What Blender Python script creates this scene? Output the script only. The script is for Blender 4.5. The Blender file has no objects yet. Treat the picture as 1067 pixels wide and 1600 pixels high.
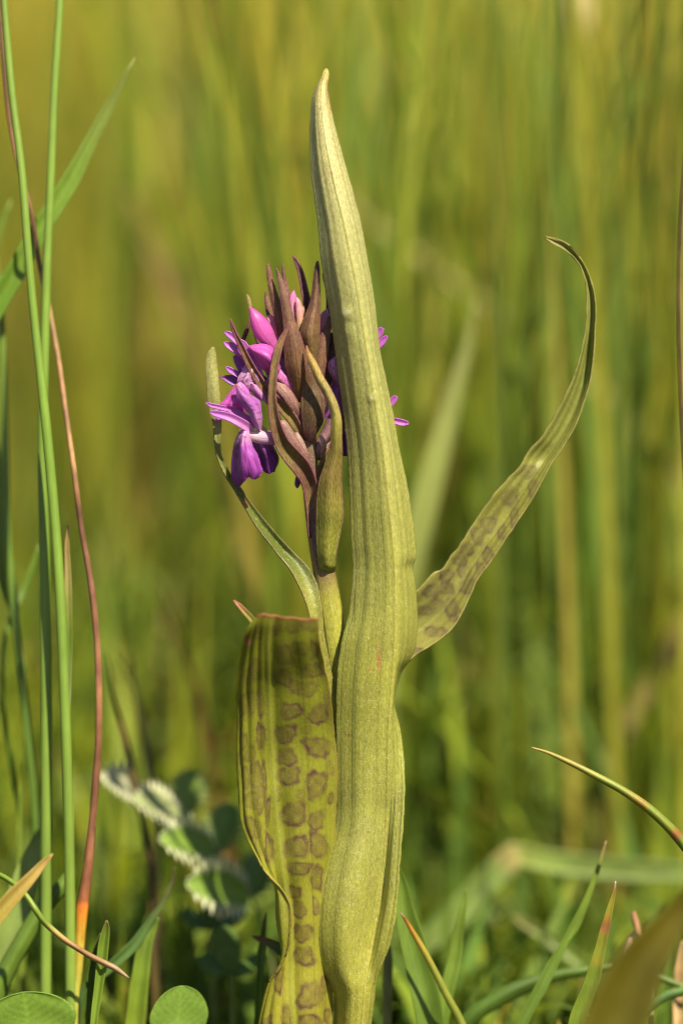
import bpy, math, random
import numpy as np

# ------------------------------------------------------------------ camera, sky, sun, exposure
R = math.radians
S = 0.00014            # metres per photo pixel in the plane of focus
D = 0.76               # camera to plane of focus
PITCH = R(4.0)
GROUND_ROW = 1740      # photo row where the ground lies under the orchid (below the frame)
scene = bpy.context.scene
F = np.array([0, math.cos(PITCH), -math.sin(PITCH)])
U = np.array([0, math.sin(PITCH), math.cos(PITCH)])
_b = (800 - GROUND_ROW) * S / D
_d = F + _b * U
CAM = np.array([0.0, -D * math.cos(PITCH), 0.0])
CAM[2] = -(-CAM[1] / _d[1]) * _d[2]

cd = bpy.data.cameras.new('camera')
cam = bpy.data.objects.new('camera', cd)
scene.collection.objects.link(cam)
cam.location = CAM
cam.rotation_euler = (math.pi / 2 - PITCH, 0, 0)
cd.sensor_fit = 'VERTICAL'
cd.sensor_height = 36.0
cd.lens = 36.0 * D / (1600 * S)
cd.clip_start = 0.01
cd.clip_end = 2000
cd.dof.use_dof = True
cd.dof.focus_distance = D - 0.004
cd.dof.aperture_fstop = 4.6
scene.camera = cam

SUN_EL, SUN_AZ = R(48), R(27)      # azimuth: from straight behind the camera towards the right
sd = np.array([math.cos(SUN_EL) * math.sin(SUN_AZ), -math.cos(SUN_EL) * math.cos(SUN_AZ), math.sin(SUN_EL)])
world = bpy.data.worlds.new('World'); scene.world = world; world.use_nodes = True
nt = world.node_tree; nt.nodes.clear()
sky = nt.nodes.new('ShaderNodeTexSky'); sky.sky_type = 'NISHITA'; sky.sun_disc = False
sky.sun_elevation = SUN_EL
sky.sun_rotation = math.atan2(sd[0], sd[1])
bg = nt.nodes.new('ShaderNodeBackground'); bg.inputs[1].default_value = 0.05
wo = nt.nodes.new('ShaderNodeOutputWorld')
nt.links.new(sky.outputs[0], bg.inputs[0]); nt.links.new(bg.outputs[0], wo.inputs[0])
sl = bpy.data.lights.new('sun', 'SUN'); sl.energy = 5.0; sl.angle = R(0.53); sl.color = (1.0, 0.87, 0.64)
sun = bpy.data.objects.new('sun', sl); scene.collection.objects.link(sun)
from mathutils import Vector
sun.rotation_euler = Vector(sd).to_track_quat('Z', 'Y').to_euler()
sun.location = Vector(sd) * 5
vs = scene.view_settings
vs.view_transform = 'Standard'; vs.look = 'None'; vs.exposure = 0.9; vs.gamma = 1; vs.use_curve_mapping = False
scene.cycles.use_denoising = True
scene.cycles.filter_width = 1.0
scene.cycles.max_bounces = 8
scene.cycles.transmission_bounces = 6
scene.cycles.transparent_max_bounces = 6
try:
    scene.cycles.sample_clamp_indirect = 6
except Exception:
    pass

rng = np.random.default_rng(7)
random.seed(7)

# ------------------------------------------------------------------ helpers
def P(px, py, dmm):
    """photo pixel on the upright plane dmm millimetres behind the orchid -> point in metres"""
    px = np.asarray(px, float); py = np.asarray(py, float); Y = np.asarray(dmm, float) / 1000
    a = (px - 533.5) * S / D; b = (800 - py) * S / D
    dy = F[1] + b * U[1]; dz = F[2] + b * U[2]
    t = (Y - CAM[1]) / dy
    return np.stack([t * a, Y + 0 * t, CAM[2] + t * dz], -1)

def ground_row(px, dmm, z=-0.002):
    lo, hi = 800.0, 4000.0
    for _ in range(50):
        m = (lo + hi) / 2
        if P(px, m, dmm)[2] > z: lo = m
        else: hi = m
    return lo

def spline(pts, n, closed=False, t=None):
    """chord-length cubic through pts (axis 0)"""
    pts = np.asarray(pts, float); k = len(pts)
    if t is None:
        f = pts.reshape(k, -1)
        t = np.concatenate([[0], np.cumsum(np.maximum(np.linalg.norm(np.diff(f, axis=0), axis=1), 1e-9))])
    if k == 2:
        w = np.linspace(0, 1, n).reshape((n,) + (1,) * (pts.ndim - 1))
        return pts[0] * (1 - w) + pts[1] * w
    h = np.diff(t).reshape((-1,) + (1,) * (pts.ndim - 1))
    d = np.diff(pts, axis=0) / h
    m = np.empty_like(pts)
    m[1:-1] = (d[:-1] * h[1:] + d[1:] * h[:-1]) / (h[:-1] + h[1:])
    m[0] = d[0]; m[-1] = d[-1]
    q = np.linspace(t[0], t[-1], n)
    i = np.clip(np.searchsorted(t, q, 'right') - 1, 0, k - 2)
    sh = (n,) + (1,) * (pts.ndim - 1)
    hh = (t[i + 1] - t[i]).reshape(sh); x = ((q - t[i]) / (t[i + 1] - t[i])).reshape(sh)
    return ((2 * x**3 - 3 * x**2 + 1) * pts[i] + (x**3 - 2 * x**2 + x) * hh * m[i]
            + (-2 * x**3 + 3 * x**2) * pts[i + 1] + (x**3 - x**2) * hh * m[i + 1])

def noise1(n, step, amp, r=None):
    r = r or rng
    k = max(3, int(n / step) + 2)
    return spline(r.normal(0, amp, (k, 1)), n)[:, 0]

def make_mesh(name, V, faces, col=None, uv=None, mat=None, smooth=True):
    """V (n,3), faces (m,4) or (m,3) or list, col (n,3), uv (n,2) per vertex"""
    me = bpy.data.meshes.new(name)
    V = np.asarray(V, np.float32)
    faces = np.asarray(faces, np.int32); m, w = faces.shape
    me.vertices.add(len(V)); me.vertices.foreach_set('co', V.ravel())
    me.loops.add(m * w); me.loops.foreach_set('vertex_index', faces.ravel())
    me.polygons.add(m)
    me.polygons.foreach_set('loop_start', np.arange(0, m * w, w, dtype=np.int32))
    try: me.polygons.foreach_set('loop_total', np.full(m, w, np.int32))
    except Exception: pass
    me.polygons.foreach_set('use_smooth', np.full(m, smooth))
    if col is not None:
        a = me.color_attributes.new('Col', 'FLOAT_COLOR', 'POINT')
        c = np.ones((len(V), 4), np.float32); c[:, :3] = col
        a.data.foreach_set('color', c.ravel())
    if uv is not None:
        l = me.uv_layers.new(name='UVMap')
        l.data.foreach_set('uv', np.asarray(uv, np.float32)[faces.ravel()].ravel())
    me.update(); me.validate()
    if mat is not None: me.materials.append(mat)
    return me

def grid_faces(nv, nu, wrap=False):
    i = np.arange(nv - 1)[:, None]; j = np.arange(nu if wrap else nu - 1)[None, :]
    j2 = (j + 1) % nu
    a = i * nu + j; b = i * nu + j2; c = (i + 1) * nu + j2; d = (i + 1) * nu + j
    return np.stack([a, b, c, d], -1).reshape(-1, 4)

def normals(G):
    du = np.gradient(G, axis=1); dv = np.gradient(G, axis=0)
    n = np.cross(dv, du)
    return n / np.maximum(np.linalg.norm(n, axis=-1, keepdims=True), 1e-12)

def add(name, me, parent=None, origin=None):
    o = bpy.data.objects.new(name, me)
    scene.collection.objects.link(o)
    if parent is not None: o.parent = parent
    if origin is not None: o.location = origin
    return o

def tag(o, label=None, cat=None, group=None, kind=None):
    if label: o['label'] = label
    if cat: o['category'] = cat
    if group: o['group'] = group
    if kind: o['kind'] = kind
    return o

def empty(name, loc):
    o = bpy.data.objects.new(name, None); scene.collection.objects.link(o)
    o.location = loc; o.empty_display_size = 0.01
    return o

def stops(t, st):
    """colour ramp along t: st = [(t, (r,g,b)), ...]"""
    ts = np.array([a for a, _ in st]); cs = np.array([c for _, c in st], float)
    return np.stack([np.interp(t, ts, cs[:, k]) for k in range(3)], -1)

def loft(name, rows, mat, nu=13, nv=60, colf=None, thick=0.0003, parent=None, base=(0, 0, 0), disp=None, edge=0.0):
    """surface through rows of control points (px, py, depth mm); base = world point of the parent"""
    rows = np.asarray(rows, float)
    A = spline(rows, nv)                                   # nv,K,3
    G = np.swapaxes(spline(np.swapaxes(A, 0, 1), nu, t=np.linspace(0, 1, A.shape[1])), 0, 1)  # nv,nu,3
    if edge:
        for side, inner in ((0, 1), (nu - 1, nu - 2)):
            G[:, side, :2] += noise1(nv, 3, edge)[:, None] * np.array([1, .5])
    px, py = G[..., 0].copy(), G[..., 1].copy()
    W = P(G[..., 0], G[..., 1], G[..., 2])
    u = np.broadcast_to(np.linspace(0, 1, nu), (nv, nu))
    ln = np.concatenate([[0], np.cumsum(np.linalg.norm(np.diff(W[:, nu // 2], axis=0), axis=1))])
    v = np.broadcast_to(ln[:, None], (nv, nu)); vt = v / max(ln[-1], 1e-9)
    if disp is not None:
        W = W + normals(W) * disp(u, vt, px, py)[..., None]
    c = colf(u, vt, px, py) if callable(colf) else np.broadcast_to(np.array(colf, float), (nv, nu, 3))
    me = make_mesh(name, (W - np.asarray(base)).reshape(-1, 3), grid_faces(nv, nu), np.clip(c, 0, 1).reshape(-1, 3),
                   np.stack([u, v], -1).reshape(-1, 2), mat)
    o = add(name, me, parent)
    if thick:
        m = o.modifiers.new('thickness', 'SOLIDIFY'); m.thickness = thick; m.offset = 0
    return o

def ribbon_rows(pts, fold=0.25, twist=None):
    """pts: (px, py, depth mm, width px[, turn deg]); K=3 rows, fold lifts the midrib away (+) or nearer (-)"""
    p = np.array([q[:4] for q in pts], float)
    tn = np.array([q[4] if len(q) > 4 else 0 for q in pts], float)
    tg = np.gradient(p[:, :2], axis=0); tg /= np.maximum(np.linalg.norm(tg, axis=1, keepdims=True), 1e-9)
    nrm = np.stack([-tg[:, 1], tg[:, 0]], -1)              # right-hand normal in the picture
    w = p[:, 3:4] / 2
    dz = (p[:, 3] / 2) * np.tan(np.radians(tn)) * S * 1000
    rows = np.zeros((len(p), 3, 3))
    rows[:, 0, :2] = p[:, :2] - nrm * w; rows[:, 2, :2] = p[:, :2] + nrm * w; rows[:, 1, :2] = p[:, :2]
    rows[:, 0, 2] = p[:, 2] - dz; rows[:, 2, 2] = p[:, 2] + dz
    rows[:, 1, 2] = p[:, 2] + fold * p[:, 3] * S * 1000
    return rows

def ribbon(name, pts, mat, cols, fold=0.25, nu=7, nv=40, thick=0.0002, parent=None, base=(0, 0, 0), edge=0.0, var=0.08, disp=None):
    k = rng.integers(1 << 30)
    def cf(u, t, px, py):
        r = np.random.default_rng(k)
        c = stops(t, cols) if isinstance(cols, list) else np.broadcast_to(np.array(cols, float), u.shape + (3,))
        n = noise1(u.shape[0], 4, var, r)[:, None, None]
        return c * (1 + n)
    return loft(name, ribbon_rows(pts, fold), mat, nu, nv, cf, thick, parent, base, edge=edge, disp=disp)

def tube(name, pts, mat, cols, nv=60, nr=12, parent=None, base=(0, 0, 0), ribs=0, rib_amp=0.0, squash=1.0, var=0.05):
    """pts: (px, py, depth mm, radius px)"""
    q = spline(np.array(pts, float), nv)
    C = P(q[:, 0], q[:, 1], q[:, 2]); r = np.maximum(q[:, 3], 0.05) * S
    T = np.gradient(C, axis=0); T /= np.maximum(np.linalg.norm(T, axis=1, keepdims=True), 1e-12)
    ref = np.array([0, 1.0, 0]); A = np.cross(T, ref); A /= np.maximum(np.linalg.norm(A, axis=1, keepdims=True), 1e-9)
    B = np.cross(T, A)
    th = np.linspace(0, 2 * np.pi, nr, endpoint=False)
    rr = r[:, None] * (1 + rib_amp * np.cos(ribs * th)[None, :])
    W = C[:, None] + A[:, None] * (np.cos(th)[None, :] * rr)[..., None] + B[:, None] * (np.sin(th)[None, :] * rr * squash)[..., None]
    ln = np.concatenate([[0], np.cumsum(np.linalg.norm(np.diff(C, axis=0), axis=1))])
    t = np.broadcast_to((ln / ln[-1])[:, None], (nv, nr))
    key = np.broadcast_to(q[:, 1:2], (nv, nr)) if isinstance(cols, list) and cols[-1][0] > 2 else t
    c = stops(key, cols) if isinstance(cols, list) else np.broadcast_to(np.array(cols, float), (nv, nr, 3))
    c = c * (1 + noise1(nv, 4, var)[:, None, None])
    uv = np.stack([np.broadcast_to(th / (2 * np.pi), (nv, nr)), np.broadcast_to(ln[:, None], (nv, nr))], -1)
    V = np.concatenate([(W - np.asarray(base)).reshape(-1, 3)])
    me = make_mesh(name, V, grid_faces(nv, nr, True), np.clip(c, 0, 1).reshape(-1, 3), uv.reshape(-1, 2), mat)
    return add(name, me, parent)

# ------------------------------------------------------------------ materials
def leaf_material(name, rough=0.42, transl=0.3, tcol=(1.15, 1.1, 0.5), veins=0, vein_dark=0.25, speck=0.18, bump=0.35,
                  grain=2600, spec=0.5, stretch=0.35, mottle=0.12, wear=None, vein_bump=0.35, glint=0.0):
    m = bpy.data.materials.new(name); m.use_nodes = True
    n = m.node_tree; n.nodes.clear(); L = n.links.new
    N = lambda t: n.nodes.new(t)
    out = N('ShaderNodeOutputMaterial'); at = N('ShaderNodeAttribute'); at.attribute_name = 'Col'
    tc = N('ShaderNodeTexCoord')
    fine = N('ShaderNodeTexNoise'); fine.inputs['Scale'].default_value = grain; fine.inputs['Detail'].default_value = 1.5
    mp = N('ShaderNodeMapping'); mp.inputs['Scale'].default_value = (1, 1, stretch)
    L(tc.outputs['Object'], mp.inputs[0]); L(mp.outputs[0], fine.inputs['Vector'])
    big = N('ShaderNodeTexNoise'); big.inputs['Scale'].default_value = 180; big.inputs['Detail'].default_value = 4
    L(tc.outputs['Object'], big.inputs['Vector'])
    def math_(op, a, b=None, c=None, clamp=False):
        x = N('ShaderNodeMath'); x.operation = op; x.use_clamp = clamp
        for i, q in enumerate((a, b, c)):
            if q is None: continue
            if isinstance(q, (int, float)): x.inputs[i].default_value = q
            else: L(q, x.inputs[i])
        return x.outputs[0]
    f = math_('MULTIPLY_ADD', math_('SUBTRACT', fine.outputs['Fac'], 0.5), speck * 2.5, 1.0)
    g = math_('MULTIPLY_ADD', math_('SUBTRACT', big.outputs['Fac'], 0.5), mottle * 2.5, 1.0)
    k = math_('MULTIPLY', f, g)
    height = fine.outputs['Fac']
    if veins:
        uv = N('ShaderNodeUVMap'); uv.uv_map = 'UVMap'
        sp = N('ShaderNodeSeparateXYZ'); L(uv.outputs[0], sp.inputs[0])
        def lines(cnt, lo, seed):
            ns = N('ShaderNodeTexNoise'); ns.noise_dimensions = '1D'; ns.inputs['Scale'].default_value = 30
            L(math_('ADD', sp.outputs[1], seed), ns.inputs['W'])
            uu = math_('MULTIPLY_ADD', ns.outputs['Fac'], 0.25 / cnt, sp.outputs[0])
            fr = math_('FRACT', math_('MULTIPLY', uu, float(cnt)))
            a = math_('ABSOLUTE', math_('SUBTRACT', fr, 0.5))          # 0 on the line
            mr = N('ShaderNodeMapRange'); mr.interpolation_type = 'SMOOTHSTEP'
            mr.inputs['From Min'].default_value = 0.0; mr.inputs['From Max'].default_value = lo
            mr.inputs['To Min'].default_value = 1.0; mr.inputs['To Max'].default_value = 0.0
            L(a, mr.inputs['Value']); return mr.outputs['Result']
        l1 = lines(veins, 0.10, 0.0); l2 = lines(veins * 3.3, 0.35, 5.0)
        line = math_('ADD', l1, math_('MULTIPLY', l2, 0.45))
        k = math_('MULTIPLY', k, math_('MULTIPLY_ADD', line, -vein_dark, 1.0))
        height = math_('MULTIPLY_ADD', line, -vein_bump, height)
    col = N('ShaderNodeVectorMath'); col.operation = 'SCALE'; L(at.outputs['Color'], col.inputs[0]); L(k, col.inputs['Scale'])
    c = col.outputs[0]
    if glint:  # sparkle painted as pale flecks in the base colour
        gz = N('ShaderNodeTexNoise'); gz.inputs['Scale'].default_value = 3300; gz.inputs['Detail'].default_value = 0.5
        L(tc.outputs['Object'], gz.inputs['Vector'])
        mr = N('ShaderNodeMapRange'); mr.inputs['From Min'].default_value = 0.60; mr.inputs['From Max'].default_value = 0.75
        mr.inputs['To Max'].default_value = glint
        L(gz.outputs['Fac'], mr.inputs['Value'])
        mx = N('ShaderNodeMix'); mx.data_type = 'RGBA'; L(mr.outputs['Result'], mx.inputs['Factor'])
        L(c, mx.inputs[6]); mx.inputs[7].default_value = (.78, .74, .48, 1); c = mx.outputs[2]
    if wear:
        vz = N('ShaderNodeTexNoise'); vz.inputs['Scale'].default_value = wear[1]; vz.inputs['Detail'].default_value = 5
        L(tc.outputs['Object'], vz.inputs['Vector'])
        mr = N('ShaderNodeMapRange'); mr.inputs['From Min'].default_value = wear[2]; mr.inputs['From Max'].default_value = wear[2] + 0.04
        L(vz.outputs['Fac'], mr.inputs['Value'])
        mx = N('ShaderNodeMix'); mx.data_type = 'RGBA'; L(mr.outputs['Result'], mx.inputs['Factor'])
        L(c, mx.inputs[6]); mx.inputs[7].default_value = (*wear[0], 1); c = mx.outputs[2]
    bp = N('ShaderNodeBump'); bp.inputs['Strength'].default_value = bump; bp.inputs['Distance'].default_value = 0.00012
    L(height, bp.inputs['Height'])
    pr = N('ShaderNodeBsdfPrincipled'); pr.inputs['Roughness'].default_value = rough
    pr.inputs['Specular IOR Level'].default_value = spec
    L(c, pr.inputs['Base Color']); L(bp.outputs[0], pr.inputs['Normal'])
    tr = N('ShaderNodeBsdfTranslucent')
    tm = N('ShaderNodeVectorMath'); tm.operation = 'MULTIPLY'; L(c, tm.inputs[0]); tm.inputs[1].default_value = tcol
    L(tm.outputs[0], tr.inputs['Color'])
    mix = N('ShaderNodeMixShader'); mix.inputs[0].default_value = transl
    L(pr.outputs[0], mix.inputs[1]); L(tr.outputs[0], mix.inputs[2]); L(mix.outputs[0], out.inputs[0])
    return m

M = {
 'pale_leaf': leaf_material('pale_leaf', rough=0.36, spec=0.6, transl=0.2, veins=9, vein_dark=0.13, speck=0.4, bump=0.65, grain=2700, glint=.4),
 'spot_leaf': leaf_material('spot_leaf', rough=0.45, transl=0.42, spec=.35, veins=9, vein_dark=0.12, speck=0.22, bump=0.35, grain=2700, glint=.15),
 'bract': leaf_material('bract', rough=0.5, spec=.35, transl=0.2, tcol=(1.2, .9, .7), veins=5, vein_dark=0.28, speck=0.55, bump=0.8, grain=2600, glint=.08),
 'stem': leaf_material('stem', rough=0.45, transl=0.08, veins=8, vein_dark=0.15, speck=0.4, bump=0.6, grain=2800, glint=.2),
 'petal': leaf_material('petal', rough=0.42, transl=0.36, tcol=(1.15, .8, 1.15), veins=5, vein_dark=0.16, speck=0.2, bump=0.4, grain=4200),
 'grass': leaf_material('grass', rough=0.38, transl=0.34, veins=6, vein_dark=0.2, speck=0.15, bump=0.3, grain=2200, stretch=0.12),
 'rush': leaf_material('rush', rough=0.4, transl=0.06, veins=10, vein_dark=0.12, speck=0.12, bump=0.2, grain=2200, stretch=0.08),
 'dry': leaf_material('dry', rough=0.55, transl=0.06, veins=7, vein_dark=0.3, speck=0.35, bump=0.5, grain=900, stretch=0.25, mottle=0.5),
 'clover': leaf_material('clover', rough=0.5, transl=0.34, veins=0, speck=0.2, bump=0.4, grain=1500, stretch=1),
 'meadow': leaf_material('meadow', rough=0.5, transl=0.4, veins=0, speck=0.0, bump=0.0, spec=0.25, mottle=0.25),
}

# ------------------------------------------------------------------ ground
def ground():
    m = bpy.data.materials.new('soil'); m.use_nodes = True
    n = m.node_tree; pr = n.nodes['Principled BSDF']; L = n.links.new
    tc = n.nodes.new('ShaderNodeTexCoord'); nz = n.nodes.new('ShaderNodeTexNoise')
    nz.inputs['Scale'].default_value = 60; nz.inputs['Detail'].default_value = 8
    L(tc.outputs['Object'], nz.inputs['Vector'])
    cr = n.nodes.new('ShaderNodeValToRGB'); e = cr.color_ramp.elements
    e[0].position = 0.35; e[0].color = (.028, .02, .01, 1); e[1].position = 0.65; e[1].color = (.06, .06, .018, 1)
    L(nz.outputs['Fac'], cr.inputs[0]); L(cr.outputs[0], pr.inputs['Base Color']); pr.inputs['Roughness'].default_value = 0.95
    bp = n.nodes.new('ShaderNodeBump'); bp.inputs['Distance'].default_value = 0.004; L(nz.outputs['Fac'], bp.inputs['Height'])
    L(bp.outputs[0], pr.inputs['Normal'])
    a = np.concatenate([-np.geomspace(600, 0.6, 26), np.linspace(-0.55, 0.55, 90), np.geomspace(0.6, 600, 26)])
    X, Y = np.meshgrid(a, a)
    Z = -0.001 - 0.003 * (0.5 + 0.5 * np.sin(X * 41 + 1.3 * np.sin(Y * 33)) * np.cos(Y * 37 + np.sin(X * 29)))
    V = np.stack([X, Y, Z], -1).reshape(-1, 3)
    me = make_mesh('ground', V, grid_faces(len(a), len(a)), mat=m)
    if me.polygons[0].normal.z < 0: me.flip_normals()
    tag(add('ground', me), 'dark soil of the meadow under the grasses', None, kind='structure')
ground()

# ------------------------------------------------------------------ meadow (nobody could count it)
def blades(name, n, region, hr, wr, lean, pal, label, seed, mind=None, bend=1.8, seg=6, dark_base=0.75):
    r = np.random.default_rng(seed)
    x, y = region(r, n); n = len(x)
    h = r.uniform(*hr, n) * r.choice([1, 1, 1, .75], n); w = r.uniform(*wr, n)
    th = r.uniform(-1.3, 1.3, n); la = r.uniform(0, 2 * np.pi, n); lm = np.abs(r.normal(0, lean, n))
    t = np.linspace(0, 1, seg + 1)
    cx = x[:, None] + (np.cos(la) * lm * h)[:, None] * t**bend
    cy = y[:, None] + (np.sin(la) * lm * h)[:, None] * t**bend
    cz = -0.004 + h[:, None] * (t - 0.28 * np.minimum(lm, 1.4)[:, None] * t**2.4)
    ww = w[:, None] * 0.5 * (1 - t**2.2)[None, :] * (0.55 + 0.45 * np.minimum(1, t * 5))[None, :] + 0.00008
    ex, ey = np.cos(th)[:, None] * ww, np.sin(th)[:, None] * ww
    V = np.stack([np.stack([cx - ex, cy - ey, cz], -1), np.stack([cx + ex, cy + ey, cz], -1)], 2)   # n,seg+1,2,3
    cols = np.array([p[1] for p in pal]); pr = np.array([p[0] for p in pal], float); pr /= pr.sum()
    ci = r.choice(len(pal), n, p=pr)
    c = cols[ci] * r.uniform(.75, 1.25, (n, 1)) * np.stack([r.uniform(.88, 1.12, n), np.ones(n), np.ones(n)], -1)
    cc = np.broadcast_to(c[:, None, None, :], (n, seg + 1, 2, 3))
    base = np.arange(n)[:, None] * (seg + 1) * 2 + np.arange(seg)[None, :] * 2
    fc = np.stack([base, base + 1, base + 3, base + 2], -1).reshape(-1, 4)
    me = make_mesh(name, V.reshape(-1, 3), fc, np.clip(cc, 0, 1).reshape(-1, 3), mat=M['meadow'])
    return tag(add(name, me), label, 'grass', kind='stuff')

YG = (.60, .50, .085); GR = (.29, .35, .03); DG = (.10, .16, .02); ST = (.46, .36, .13); BR = (.24, .14, .05); BG_ = (.17, .27, .05)
def reg_box(x0, x1, y0, y1, keep=None):
    def f(r, n):
        x = r.uniform(x0, x1, n); y = r.uniform(y0, y1, n)
        if keep is not None:
            k = keep(x, y, r); x, y = x[k], y[k]
        return x, y
    return f
# far stand
blades('tall_meadow_grass', 30000, reg_box(-1.8, 1.8, 1.15, 3.4), (.38, .72), (.003, .007), .28,
       [(7, YG), (2.6, GR), (1.2, ST), (.35, BR), (.5, DG)], 'blurred stand of tall yellow green meadow grass far behind the orchid', 11)
blades('distant_meadow_grass', 16000, reg_box(-5, 5, 3.4, 9), (.5, .85), (.006, .012), .25,
       [(6, YG), (2, GR), (1.2, ST), (.3, BR)], 'soft distant meadow grass closing off the horizon', 12, seg=4)
# nearer stand, thinner on the left
blades('nearer_meadow_grass', 6500, reg_box(-.9, 1.1, .38, 1.15, lambda x, y, r: (y - .38) + .62 * np.clip((x + .12) / .3, -.4, 1) * .8 + r.uniform(-.15, .15, len(x)) > .28),
       (.16, .5), (.0025, .006), .3, [(2.0, YG), (5.5, GR), (.7, ST), (.35, BR), (2.2, DG), (1.4, BG_)],
       'blurred mid green meadow grass standing behind the orchid', 13)
blades('sparse_tall_grass', 330, reg_box(-.02, .22, .16, .42), (.2, .42), (.002, .0045), .16,
       [(3, (.32, .34, .04)), (4, (.22, .29, .03)), (.5, (.33, .31, .06)), (2, DG), (1, BG_)], 'thin blurred grass stems standing sparsely right of the orchid', 21, seg=8)
blades('low_herb_leaves', 5000, reg_box(-.3, .3, .06, .34), (.012, .045), (.003, .007), .8,
       [(2.5, (.22, .29, .03)), (5, DG), (2, BG_)], 'low dark leafy undergrowth hiding the soil', 22, seg=5)
# low turf between
blades('low_turf', 11000, reg_box(-.7, .7, .16, .75), (.04, .15), (.002, .0045), .55,
       [(3.5, GR), (4, DG), (.8, (.3, .35, .04)), (.3, ST), (1.4, BG_), (.3, BR)], 'low tangled turf at the foot of the taller grasses', 14)
blades('short_turf', 1500, reg_box(-.35, .35, -.05, .12, lambda x, y, r: (np.abs(x) > .03) | (y > .02)), (.008, .024), (.0015, .003), .7,
       [(3, GR), (3, DG), (1, YG), (.8, ST)], 'short dark turf around the foot of the orchid', 15)

# ------------------------------------------------------------------ the orchid
BASE = P(548, GROUND_ROW, 3.0)
orchid = tag(empty('marsh_orchid', BASE), 'marsh orchid with purple flower spike, tall pale upright leaf and purple-blotched leaves', 'orchid')
KW = dict(parent=orchid, base=BASE)

# --- tall pale leaf standing in front of the spike: (row, left x, right x, midrib x, depth left / mid-left / midrib / mid-right / right)
big = [
 (108, 509, 511, 510, 3, 3, 3, 3, 3),
 (113, 506, 512.6, 509, 2.6, 2.4, 2.3, 2.4, 2.6),
 (121, 502.5, 512.6, 507, 2.2, 1.6, 1.4, 1.5, 1.8),
 (131, 497.5, 510.5, 504, 1.8, .8, .5, .7, 1.3),
 (150, 490, 512.3, 502, 1.5, -.4, -.8, -.6, .5),
 (180, 486.5, 518, 504, 1.0, -1.6, -2.2, -1.9, -.4),
 (220, 486, 528, 509, .2, -3.0, -3.8, -3.3, -1.2),
 (260, 487, 539, 517, -.8, -4.3, -5.2, -4.6, -2.0),
 (300, 491.5, 550, 526, -1.8, -5.4, -6.4, -5.8, -2.8),
 (350, 498, 563, 538, -2.8, -6.8, -7.8, -7.0, -3.6),
 (400, 502.5, 572, 548, -3.4, -7.8, -8.8, -7.6, -4.0),
 (450, 510, 581, 558, -3.8, -8.4, -9.6, -8.2, -4.2),
 (500, 518, 587, 566, -4.0, -8.8, -10.2, -8.6, -4.4),
 (550, 525, 592.5, 574, -4.2, -9.0, -10.6, -9, -4.6),
 (600, 531.5, 603, 582, -4.4, -9.2, -11, -9.2, -4.8),
 (650, 538, 613, 590, -4.6, -9.2, -11.2, -9.4, -4.8),
 (700, 543, 622, 598, -4.8, -9.2, -11.4, -9.4, -4.6),
 (750, 546, 633, 604, -5, -9.2, -11.4, -9.2, -4.2),
 (800, 547.8, 641.5, 609, -5, -9.2, -11.4, -9.0, -3.6),
 (850, 549.4, 647.5, 614, -5, -9.0, -11.2, -8.6, -3.0),
 (872, 551.5, 648.6, 616, -4.9, -9.0, -11.2, -8.5, -2.8),
 (884, 552, 643.5, 616.5, -4.9, -9.0, -11.2, -8.5, -2.8),
 (905, 551, 646, 617, -4.9, -9.0, -11.2, -8.4, -2.5),
 (930, 549, 649, 617, -5.0, -9.2, -11.2, -8.2, -2.0),
 (960, 545.5, 651, 617, -5.2, -9.4, -11.2, -8.0, -1.5),
 (1000, 535, 649, 616, -5.2, -9.6, -11, -7.6, -.8),
 (1030, 530, 640, 615, -5.0, -9.6, -10.8, -7.2, -.2),
 (1050, 528, 626, 613, -5.0, -9.6, -10.6, -7.0, .2),
 (1080, 526.5, 617.5, 610.5, -4.8, -9.4, -10.2, -6.8, .4),
 (1102, 526, 614.5, 609, -4.6, -9.2, -10.0, -6.8, -1),
 (1118, 526, 618.5, 608, -4.5, -9.0, -9.8, -7.2, -3),
 (1140, 526, 624, 607, -4.4, -8.8, -9.4, -7.4, -4.6),
 (1180, 526, 629, 606, -4.2, -8.4, -8.6, -7.2, -6.0),
 (1230, 526, 632, 605, -3.8, -8.0, -7.6, -7.0, -7.4),
 (1265, 527, 631.5, 604, -3.6, -7.8, -6.4, -7.2, -8.0),
 (1300, 523, 629, 602, -3.8, -8.2, -5.8, -7.6, -8.6),
 (1330, 514, 627, 600, -4.4, -8.8, -5.4, -8.0, -9.0),
 (1360, 506, 624.6, 597.5, -5.0, -9.2, -5.2, -8.3, -9.2),
 (1400, 498, 621.5, 593, -5.4, -9.6, -5.0, -8.4, -9.2),
 (1450, 495, 614.5, 583, -5.4, -9.6, -5.0, -8.0, -8.8),
 (1480, 497.5, 607.5, 578, -5.0, -9.2, -5.2, -7.6, -8.0),
 (1520, 507, 591, 571, -3.6, -8.2, -6.2, -5.8, -6.0),
 (1540, 518, 586, 569, -2.8, -7.6, -6.6, -5.6, -4.6),
 (1560, 524, 584, 568, -1.8, -6.6, -6.6, -5.4, -3.4),
 (1600, 526, 579, 565, -1.0, -5.6, -6.0, -4.8, -2.0),
 (1680, 527, 577, 560, 0, -4.4, -5.0, -4, -.5),
 (1746, 528, 576, 556, 1, -3, -4.0, -3, 1)]
rows = [[(a, y, d0), (a + .5 * (m - a), y, d1), (m, y, d2), (m + .5 * (b - m), y, d3), (b, y, d4)] for (y, a, b, m, d0, d1, d2, d3, d4) in big]
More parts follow.
